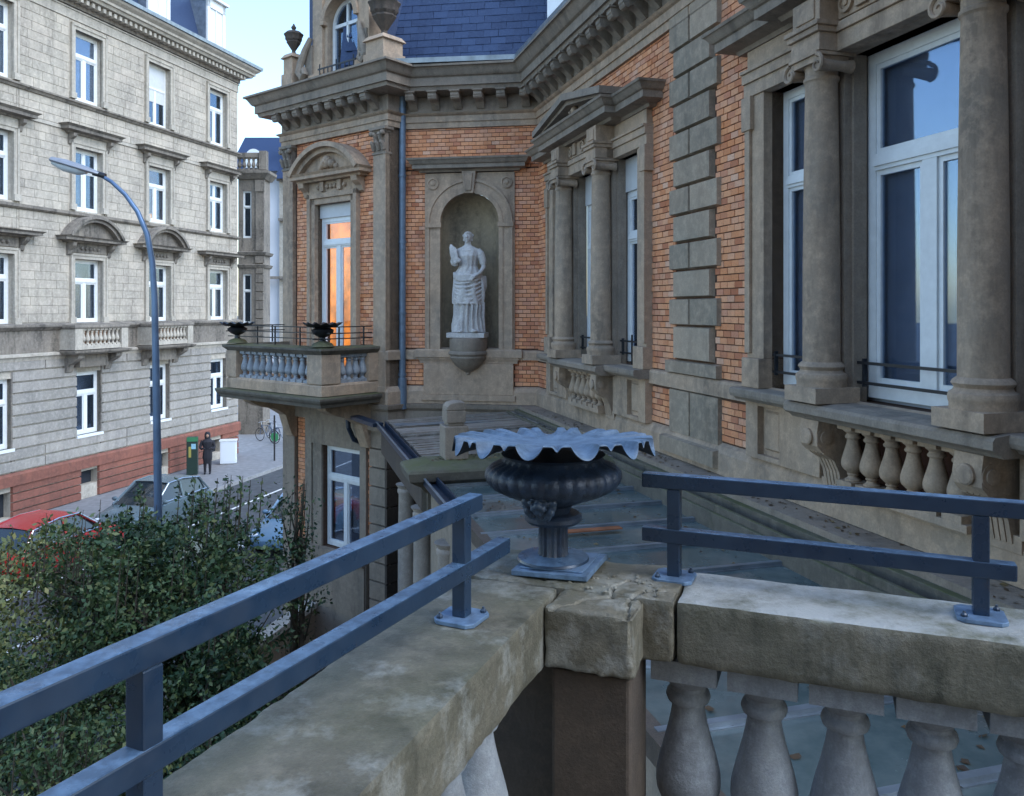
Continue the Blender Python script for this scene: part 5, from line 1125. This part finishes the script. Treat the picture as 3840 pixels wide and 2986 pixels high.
# ================================================================== street things
SL = thing('street_lamp', 'tall grey street lamp with curved arm standing before the pale building', 'street lamp', (-6.25, 14.5, GZ)); d = 14.5
def px(x, y, dd=d): return ((x-1092)/1750*dd, dd, (660-y)/1750*dd)
pp = [px(338, 1505), px(337, 1050), px(333, 800), px(330, 640), px(325, 560), px(314, 500), px(294, 452), px(268, 416), px(238, 388), px(205, 368)]
part('pole', MB().tube(pp, [.085, .068, .062, .057, .052, .047, .043, .039, .035, .032], 14), POLE, SL, I4, True)
hd = MB(); a = Vector(px(212, 372)); b = Vector(px(106, 340)); t = (b-a)
for nm, prf, mat in (('lamp_housing', [(0, .05), (.1, .07), (.35, .10), (.7, .11), (.95, .08), (1.0, .02)], LHEAD),):
    hd.tube([a+t*s_ for s_, _ in prf], [r_ for _, r_ in prf], 12); 
for i in range(len(hd.v)): p = Vector(hd.v[i]); ax_ = a+t*max(0, min(1, (p-a).dot(t)/t.dot(t))); q = p-ax_; hd.v[i] = tuple(ax_+Vector((q.x, q.y*1.3, q.z*.75 if q.z > 0 else q.z*.35)))
part('lamp_housing', hd, LHEAD, SL, I4, True)
hd = MB(); hd.tube([a+t*s_+Vector((0, 0, -.035)) for s_ in (.25, .4, .7, .95)], [.03, .09, .10, .04], 12)
part('diffuser', hd, LENS, SL, I4, True)
part('joint', MB().tube([a-t*.12, a+t*.12], .05, 10), BLACKI, SL, I4, True)

def car(name, label, u, v, flip, colour, rough=.25, light=None, roofrack=False):
    M = FL @ Matrix.Translation((u, v, GZ-.12)) @ Matrix.Rotation(PI if flip else 0, 4, 'Z')
    T = thing('parked_car' if not light else 'moving_car', label, 'car', M=M)
    paint = simple(name+'_paint', colour, rough, .1, .6)
    # sections along x: x, half-width, z low, z shoulder
    sec = [(-2.1, .62, .35, .60), (-2.05, .78, .25, .78), (-1.7, .86, .20, .90), (-.9, .88, .18, .94), (.3, .88, .18, .93), (1.1, .87, .18, .88), (1.7, .83, .22, .76), (2.02, .72, .28, .64), (2.1, .55, .35, .52)]
    mb = MB(); vs = []; fs = []
    for x, hw, zl, zs in sec:
        mid = (zl+zs)/2
        vs += [(x, -hw*.9, zl), (x, -hw, mid), (x, -hw*.97, zs-.05), (x, -hw*.88, zs), (x, 0, zs+.02), (x, hw*.88, zs), (x, hw*.97, zs-.05), (x, hw, mid), (x, hw*.9, zl)]
    m = 9
    for i in range(len(sec)-1):
        for k in range(m): fs.append((i*m+k, i*m+(k+1) % m, (i+1)*m+(k+1) % m, (i+1)*m+k))
    fs += [tuple(range(m)), tuple(range((len(sec)-1)*m, len(sec)*m))]; mb.add(vs, fs); part('body', mb, paint, T, M, True)
    cab = [(-1.75, .70, .90), (-1.35, .64, 1.36), (-.5, .62, 1.47), (.2, .62, 1.44), (1.05, .70, .88)]
    mb = MB(); vs = []; fs = []
    for x, hw, zt in cab: vs += [(x, -.78, .90), (x, -hw, zt), (x, -hw*.5, zt+.02), (x, hw*.5, zt+.02), (x, hw, zt), (x, .78, .90)]
    for i in range(4):
        for k in range(5): fs.append((i*6+k, i*6+k+1, (i+1)*6+k+1, (i+1)*6+k))
    mb.add(vs, fs); part('windows', mb, CGLASS, T, M, True)
    mb = MB(); mb.add([(-1.38, -.62, 1.38), (-1.38, 0, 1.42), (-1.38, .62, 1.38), (-.5, .61, 1.50), (-.5, 0, 1.53), (-.5, -.61, 1.50), (.2, .61, 1.475), (.2, 0, 1.50), (.2, -.61, 1.475)], [(0, 5, 4, 1), (1, 4, 3, 2), (5, 8, 7, 4), (4, 7, 6, 3)])
    for s_ in (-1, 1):
        for A, B in (((-1.75, .79, .90), (-1.36, .65, 1.37)), ((-1.36, .65, 1.37), (-.5, .63, 1.48)), ((-.5, .63, 1.48), (.2, .63, 1.45)), ((.2, .63, 1.45), (1.05, .77, .89)), ((-.35, .63, 1.48), (-.35, .80, .92))): mb.tube([(A[0], A[1]*s_, A[2]), (B[0], B[1]*s_, B[2])], .035, 6)
    part('roof_panel', mb, paint, T, M, True)
    mb = MB()
    for s_ in (-1, 1): mb.tube([(-1.6, s_*.80, .945), (1.0, s_*.80, .93)], .028, 6); mb.tube([(-1.72, s_*.78, .95), (-1.37, s_*.68, 1.38), (-.5, s_*.66, 1.50), (.2, s_*.66, 1.47), (.98, s_*.78, .93)], .022, 6)
    part('window_trim', mb, CHROME, T, M)
    for s_ in (-1, 1):
        part('mirror', MB().ball((.75, s_*.95, 1.0), .09, 8, (.7, 1.2, .8)), paint, T, M, True)
        part('headlight', MB().ball((1.95, s_*.55, .62), .12, 8, (.7, 1.2, .6)), HEADL, T, M, True)
        part('tail_light', MB().ball((-2.0, s_*.62, .72), .10, 8, (.6, 1, .9)), light if light else simple(name+'_tail', (.3, .015, .01), .2), T, M, True)
        for x in (-1.3, 1.3):
            w2 = MB(); w2.lathe([(.20, -.1), (.31, -.1), (.325, -.06), (.325, .06), (.31, .1), (.20, .1)], 0, 0, 20)
            Mx = M @ Matrix.Translation((x, s_*.80, .325)) @ Matrix.Rotation(PI/2, 4, 'X'); wo = part('wheel', w2, TYRE, T, Mx, True)
            part('rim', MB().lathe([(.205, -.09), (.205, .09), (.05, .07), (.01, .07)], 0, 0, 14), RIM, wo, Mx, True)
    return T
car('grey_car', 'dark grey-green parked car with chrome window trim, nearest the lamp pole', 1.5, -4.75, True, (.10, .14, .16))
car('red_car', 'red parked car behind the bushes, directly left of the lamp pole', -2.9, -4.9, False, (.42, .02, .02))
car('red_car_b', 'red parked car at the left edge of the photo, partly cut off', -7.4, -4.9, True, (.33, .018, .02))
car('black_car', 'black car behind the bushes with glowing orange and red tail lights', -3.85, -9.55, False, (.02, .025, .03), light=lit('tail_lamp_glow', (1, .16, .03), 7.))
car('blue_car', 'pale blue car parked beside the brown villa pier', 1.2, -10.4, True, (.12, .21, .30))
# white cabinet, ticket pillar, post, bicycles, person
def wp(x, y, z=GZ): return (( x-1092)/1750*(z and y), y, z)
C_ = thing('utility_cabinet', 'white electrical cabinet at the end of the red base', 'cabinet', (-12.85, 37.2, GZ)); Mc = Matrix.Translation((-12.85, 37.2, GZ)) @ Matrix.Rotation(.25, 4, 'Z')
part('cabinet_body', MB().box(-.35, .35, -.2, .2, .05, 1.05), simple('white_cabinet_paint', (.72, .76, .8), .5), C_, Mc, bevel=.01); part('cabinet_roof', MB().box(-.38, .38, -.23, .23, 1.05, 1.10), WHITE, C_, Mc); part('cabinet_base', MB().box(-.33, .33, -.18, .18, 0, .05), KERB, C_, Mc)
part('cabinet_door', MB().box(-.30, .30, -.212, -.2, .12, 1.0), simple('white_cabinet_door', (.66, .7, .74), .5), C_, Mc)
Tk = thing('ticket_machine', 'slim dark green ticket machine on the pavement beside the person', 'machine', (-13.55, 34.8, GZ)); Mt = Matrix.Translation((-13.55, 34.8, GZ)) @ Matrix.Rotation(.2, 4, 'Z')
part('machine_body', MB().box(-.22, .22, -.14, .14, 0, 1.6), simple('dark_green_paint', (.012, .03, .022), .4), Tk, Mt, bevel=.02); part('machine_sign', MB().box(-.20, .24, -.17, -.14, 1.42, 1.60), simple('green_sign', (.03, .16, .07), .5), Tk, Mt); part('yellow_strip', MB().box(-.13, -.03, -.155, -.14, .75, 1.2), simple('yellow_print', (.3, .26, .06), .6), Tk, Mt)
part('screen', MB().box(-.02, .16, -.152, -.14, 1.1, 1.32), simple('machine_screen', (.25, .45, .55), .2), Tk, Mt)
def person():
    M = Matrix.Translation((-12.95, 34.9, GZ)) @ Matrix.Rotation(.3, 4, 'Z')
    P = thing('person', 'person in dark coat and trousers standing on the pavement by the cabinet', 'person', M=M)
    mb = MB(); sk = simple('skin', (.35, .2, .14), .6); coat = simple('black_coat', (.012, .012, .018), .8)
    legs = MB()
    for s_ in (-1, 1): legs.tube([(s_*.09, 0, .92), (s_*.10, -.02, .5), (s_*.10, .02, .08)], [.095, .07, .05], 10); legs.ball((s_*.10, -.05, .05), .06, 8, (.8, 1.8, .7))
    legs.lathe([(.14, .45), (.20, .7), (.19, .9), (.16, 1.05), (.20, 1.25), (.22, 1.38), (.15, 1.48), (.06, 1.52), (.055, 1.6)], 0, 0, 16, fn=lambda r, z, t: (r*(1 if abs(math.cos(t)) > .5 else .85), z))
    for s_ in (-1, 1):
        legs.tube([(s_*.19, 0, 1.42), (s_*.26, -.02, 1.28), (s_*.29, -.06, 1.14), (s_*.22, -.20, 1.10), (s_*.13, -.30, 1.15)], [.075, .065, .055, .048, .035], 9)
        for k in range(4): legs.tube([(s_*(.13-.015*k), -.31, 1.15), (s_*(.12-.015*k), -.37, 1.14), (s_*(.11-.015*k), -.39, 1.11)], [.013, .011, .009], 5)
    legs.ball((0, -.01, 1.64), .10, 12, (.82, .95, 1.2)); legs.ball((0, -.11, 1.63), .018, 6)
    o = part('body', legs, coat, P, M, True); rm = o.modifiers.new('fuse', 'REMESH'); rm.mode = 'VOXEL'; rm.voxel_size = .014; rm.use_smooth_shade = True
    part('hood', MB().lathe([(.11, 1.50), (.125, 1.6), (.12, 1.70), (.08, 1.78), (.01, 1.80)], 0, .015, 14), coat, P, M, True)
    part('face', MB().ball((0, -.075, 1.635), .065, 10, (1, .8, 1.25)).ball((0, -.13, 1.63), .014, 6), sk, P, M, True)
person()
def bike(x, y, ang, wheelcol, label):
    M = Matrix.Translation((x, y, GZ)) @ Matrix.Rotation(ang, 4, 'Z'); B = thing('bicycle', label, 'bicycle', M=M, group='bicycles parked on the far pavement')
    for sx in (-.52, .52):
        mb = MB(); mb.tube([(sx+.33*math.cos(2*PI*i/24), 0, .34+.33*math.sin(2*PI*i/24)) for i in range(25)], .018, 6); w_ = part('wheel', mb, TYRE, B, M)
        mb = MB(); 
        for i in range(8): mb.tube([(sx, 0, .34), (sx+.32*math.cos(PI*i/4), 0, .34+.32*math.sin(PI*i/4))], .003, 4)
        if wheelcol: mb.lathe([(.24, -.01), (.24, .01)], 0, 0, 18); 
        if wheelcol:
            for i in range(len(mb.v)-36, len(mb.v)): p = mb.v[i]; mb.v[i] = (sx+p[0], p[2], .34+p[1])
        part('spokes', mb, simple('green_disc', (.06, .30, .12), .5) if wheelcol else RIM, w_, M)
    mb = MB(); mb.tube([(-.52, 0, .34), (-.15, 0, .85), (.38, 0, .85), (.52, 0, .34)], .018, 6).tube([(-.15, 0, .85), (0, 0, .32), (.38, 0, .85)], .018, 6).tube([(-.52, 0, .34), (0, 0, .32)], .014, 6); part('bike_frame', mb, simple('bike_blue', (.05, .09, .16), .4), B, M)
    part('saddle', MB().ball((-.18, 0, .95), .09, 8, (1.4, .7, .4)), TYRE, B, M); part('handlebar', MB().tube([(.35, -.25, 1.0), (.42, 0, 1.02), (.35, .25, 1.0)], .014, 6).tube([(.38, 0, .85), (.42, 0, 1.02)], .014, 6), RIM, B, M)
bike(-13.0, 43.5, 2.6, False, 'blue bicycle parked on the far left under the villa balcony'); bike(-12.9, 44.3, 2.3, False, 'bicycle standing in the middle behind the blue one'); bike(-11.9, 42.6, 2.75, True, 'bicycle with bright green wheel disc under the balcony')
solo('sign_post', MB().tube([(-11.0, 38, GZ), (-11.0, 38, GZ+2.1)], .04, 8), BLACKI, 'thin dark post standing on the pavement in front of the bicycles', 'post')
GW = thing('garden_wall', 'low stone garden wall with pale coping half hidden by bushes', 'wall', M=at(FL, -10, -14.5, GZ))
part('wall_body', MB().box(-22, 10, -14.6, -14.4, GZ-.02, GZ+.75), SANDG, GW, FL); part('coping', MB().box(-22, 10, -14.66, -14.34, GZ+.75, GZ+.86), stone('pale_wall_coping', (.5, .48, .44), (.4, .38, .35)), GW, FL)

# ------------------------------------------------------------------ shrubs and trees
def leaves(centres, n, size, flat=.5):
    """centres: list of (x,y,z,rx,ry,rz,weight); returns vertex and face arrays of small folded leaves"""
    cs = np.array([c[:6] for c in centres]); wt = np.array([c[6] for c in centres]); wt = wt/wt.sum()
    idx = np.random.choice(len(cs), n, p=wt); dv = np.random.normal(size=(n, 3)); dv /= np.linalg.norm(dv, axis=1)[:, None]
    rad = np.random.uniform(.15, 1, n)**.5; p = cs[idx, :3]+dv*rad[:, None]*cs[idx, 3:6]
    a = np.random.normal(size=(n, 3)); a /= np.linalg.norm(a, axis=1)[:, None]
    up = np.random.normal(size=(n, 3))*.75+np.array([0, 0, .8]); b = np.cross(a, up); b /= np.linalg.norm(b, axis=1)[:, None]+1e-9; c = np.cross(a, b)
    s = size*np.random.uniform(.45, 1.6, n)[:, None]
    v0 = p-a*s*.5; v1 = p+b*s*.28+c*s*.06; v2 = p+a*s*.55; v3 = p-b*s*.28+c*s*.06
    V_ = np.stack([v0, v1, v2, v3], 1).reshape(-1, 3); Fc = np.arange(n*4).reshape(-1, 4); return V_, Fc
def leaf_mesh(name, V_, Fc, mat):
    me = bpy.data.meshes.new(name); n = len(Fc); me.vertices.add(len(V_)); me.vertices.foreach_set('co', V_.astype(np.float32).ravel())
    me.loops.add(n*4); me.loops.foreach_set('vertex_index', Fc.astype(np.int32).ravel()); me.polygons.add(n); me.polygons.foreach_set('loop_start', np.arange(0, n*4, 4, dtype=np.int32))
    me.materials.append(mat); me.update(calc_edges=True); me.validate(); return me
def tree(x, y, ztop, rad, mat, n, label, seed, kind='tree', size=.085, zlow=None, bare=.0, cat='tree'):
    rs = random.Random(seed); T = thing(kind, label, cat, (x, y, GZ), group='shrubs and small trees in the villa garden'); M = I4
    trunks = MB(); br = MB(); cl = []; zl = zlow if zlow is not None else GZ+1.2; h = ztop-GZ
    for k in range(3 if kind != 'tree' else 2):
        a = rs.uniform(0, 6.28); tx, ty = x+.12*math.cos(a), y+.12*math.sin(a)
        top = (x+rad*.35*math.cos(a), y+rad*.35*math.sin(a), GZ+h*.75); md = ((tx+top[0])/2+rs.uniform(-.1, .1), (ty+top[1])/2, GZ+h*.4)
        trunks.tube([(tx, ty, GZ-.05), md, top], [.07, .045, .02], 7)
        for j in range(9):
            t = rs.uniform(.2, 1); bx = tx+(top[0]-tx)*t; by = ty+(top[1]-ty)*t; bz = GZ+h*.75*t; b = rs.uniform(0, 6.28); l = rad*rs.uniform(.5, 1.0)
            ez = min(bz+rs.uniform(.3, 1.1), ztop-.1); ex, ey = bx+l*math.cos(b), by+l*math.sin(b)
            br.tube([(bx, by, bz), ((bx+ex)/2, (by+ey)/2, (bz+ez)/2-.05), (ex, ey, ez)], [.02, .013, .005], 5)
            cl.append((ex, ey, ez, rs.uniform(.22, .42), rs.uniform(.22, .42), rs.uniform(.15, .32), 1.)); cl.append(((bx+ex)/2, (by+ey)/2, (bz+ez)/2, .3, .3, .22, .6))
    for k in range(34):
        a = rs.uniform(0, 6.28); q = rad*rs.uniform(.2, 1)**.6; zz = rs.uniform(zl, ztop-.15); f_ = 1-.45*max(0, (zz-zl)/(ztop-zl)-.5)*2
        cl.append((x+q*f_*math.cos(a), y+q*f_*math.sin(a), zz, rs.uniform(.15, .38), rs.uniform(.15, .38), rs.uniform(.12, .28), .8))
    for k in range(10):  # sprigs standing proud of the outline
        a = rs.uniform(0, 6.28); q = rad*rs.uniform(.1, .8); ex, ey, ez = x+q*math.cos(a), y+q*math.sin(a), ztop+rs.uniform(-.25, .12)
        br.tube([(ex, ey, ez-.7), (ex+.05, ey, ez)], [.01, .004], 4); cl.append((ex, ey, ez-.2, .07, .07, .25, .14))
    part('trunk', trunks, BARK, T); part('branches', br, BARK, T)
    V_, Fc = leaves(cl, n, size); o = put('crown', leaf_mesh('crown', V_, Fc, mat), T, I4, kind='stuff')
tree(-4.75, 12.2, -2.65, 1.0, LEAFD, 9000, 'tall dark green shrub just left of the lower bay window', 1, 'shrub', .075, cat='shrub')
tree(-5.9, 12.6, -2.95, 1.1, LEAFD, 9000, 'dense dark green shrub in front of the lamp pole foot', 2, 'shrub', .075, cat='shrub')
tree(-6.0, 11.2, -2.8, .9, LEAFM, 5500, 'dark green shrub below the parked grey car', 3, 'shrub', .07, cat='shrub')
tree(-4.0, 10.6, -3.5, .8, LEAFD, 6000, 'dark shrub under the villa balcony, in front of the brown pier', 4, 'shrub', .065, cat='shrub')
tree(-7.0, 11.6, -3.1, .9, LEAFY, 4500, 'yellow green small tree with thin leaves before the red cars', 5, 'tree', .07)
tree(-6.3, 9.6, -2.95, .9, LEAFY, 3400, 'loose yellow leaved small tree at the left edge', 6, 'tree', .06)
tree(-7.0, 13.0, -3.5, .6, LEAFB, 2500, 'rusty brown leaved bush below the red car', 7, 'shrub', .065, cat='shrub')
tree(-3.7, 7.2, -4.4, .75, LEAFY, 5000, 'yellow speckled bush at the bottom left below the railing', 8, 'shrub', .05, cat='shrub')
tree(-4.6, 8.6, -4.3, .8, LEAFM, 5000, 'dark bush in the gap between the two left rails', 9, 'shrub', .055, cat='shrub')
tree(-3.1, 9.2, -4.6, .8, LEAFD, 5000, 'dark bush at the foot of the villa wall', 10, 'shrub', .055, cat='shrub')
tree(-3.55, 13.6, -2.9, .28, LEAFD, 1500, 'thin climbing shrub against the brick strip of the bay', 11, 'shrub', .06, zlow=-5, cat='shrub')
tree(-3.85, 11.6, -2.45, .8, LEAFM, 5500, 'tall green shrub close to the brown pier of the bay', 12, 'shrub', .07, cat='shrub')
tree(-5.0, 10.9, -3.05, .9, LEAFM, 6000, 'broad dark shrub in the middle of the garden hedge', 13, 'shrub', .065, cat='shrub')
tree(-5.6, 9.3, -4.2, .9, LEAFD, 6000, 'dark bush below the yellow green tree', 14, 'shrub', .06, cat='shrub')
tree(-2.6, 5.2, -3.9, .6, LEAFY, 5000, 'sparse yellow leaved bush right under the left handrail', 15, 'shrub', .04, cat='shrub')
bpy.context.view_layer.update()
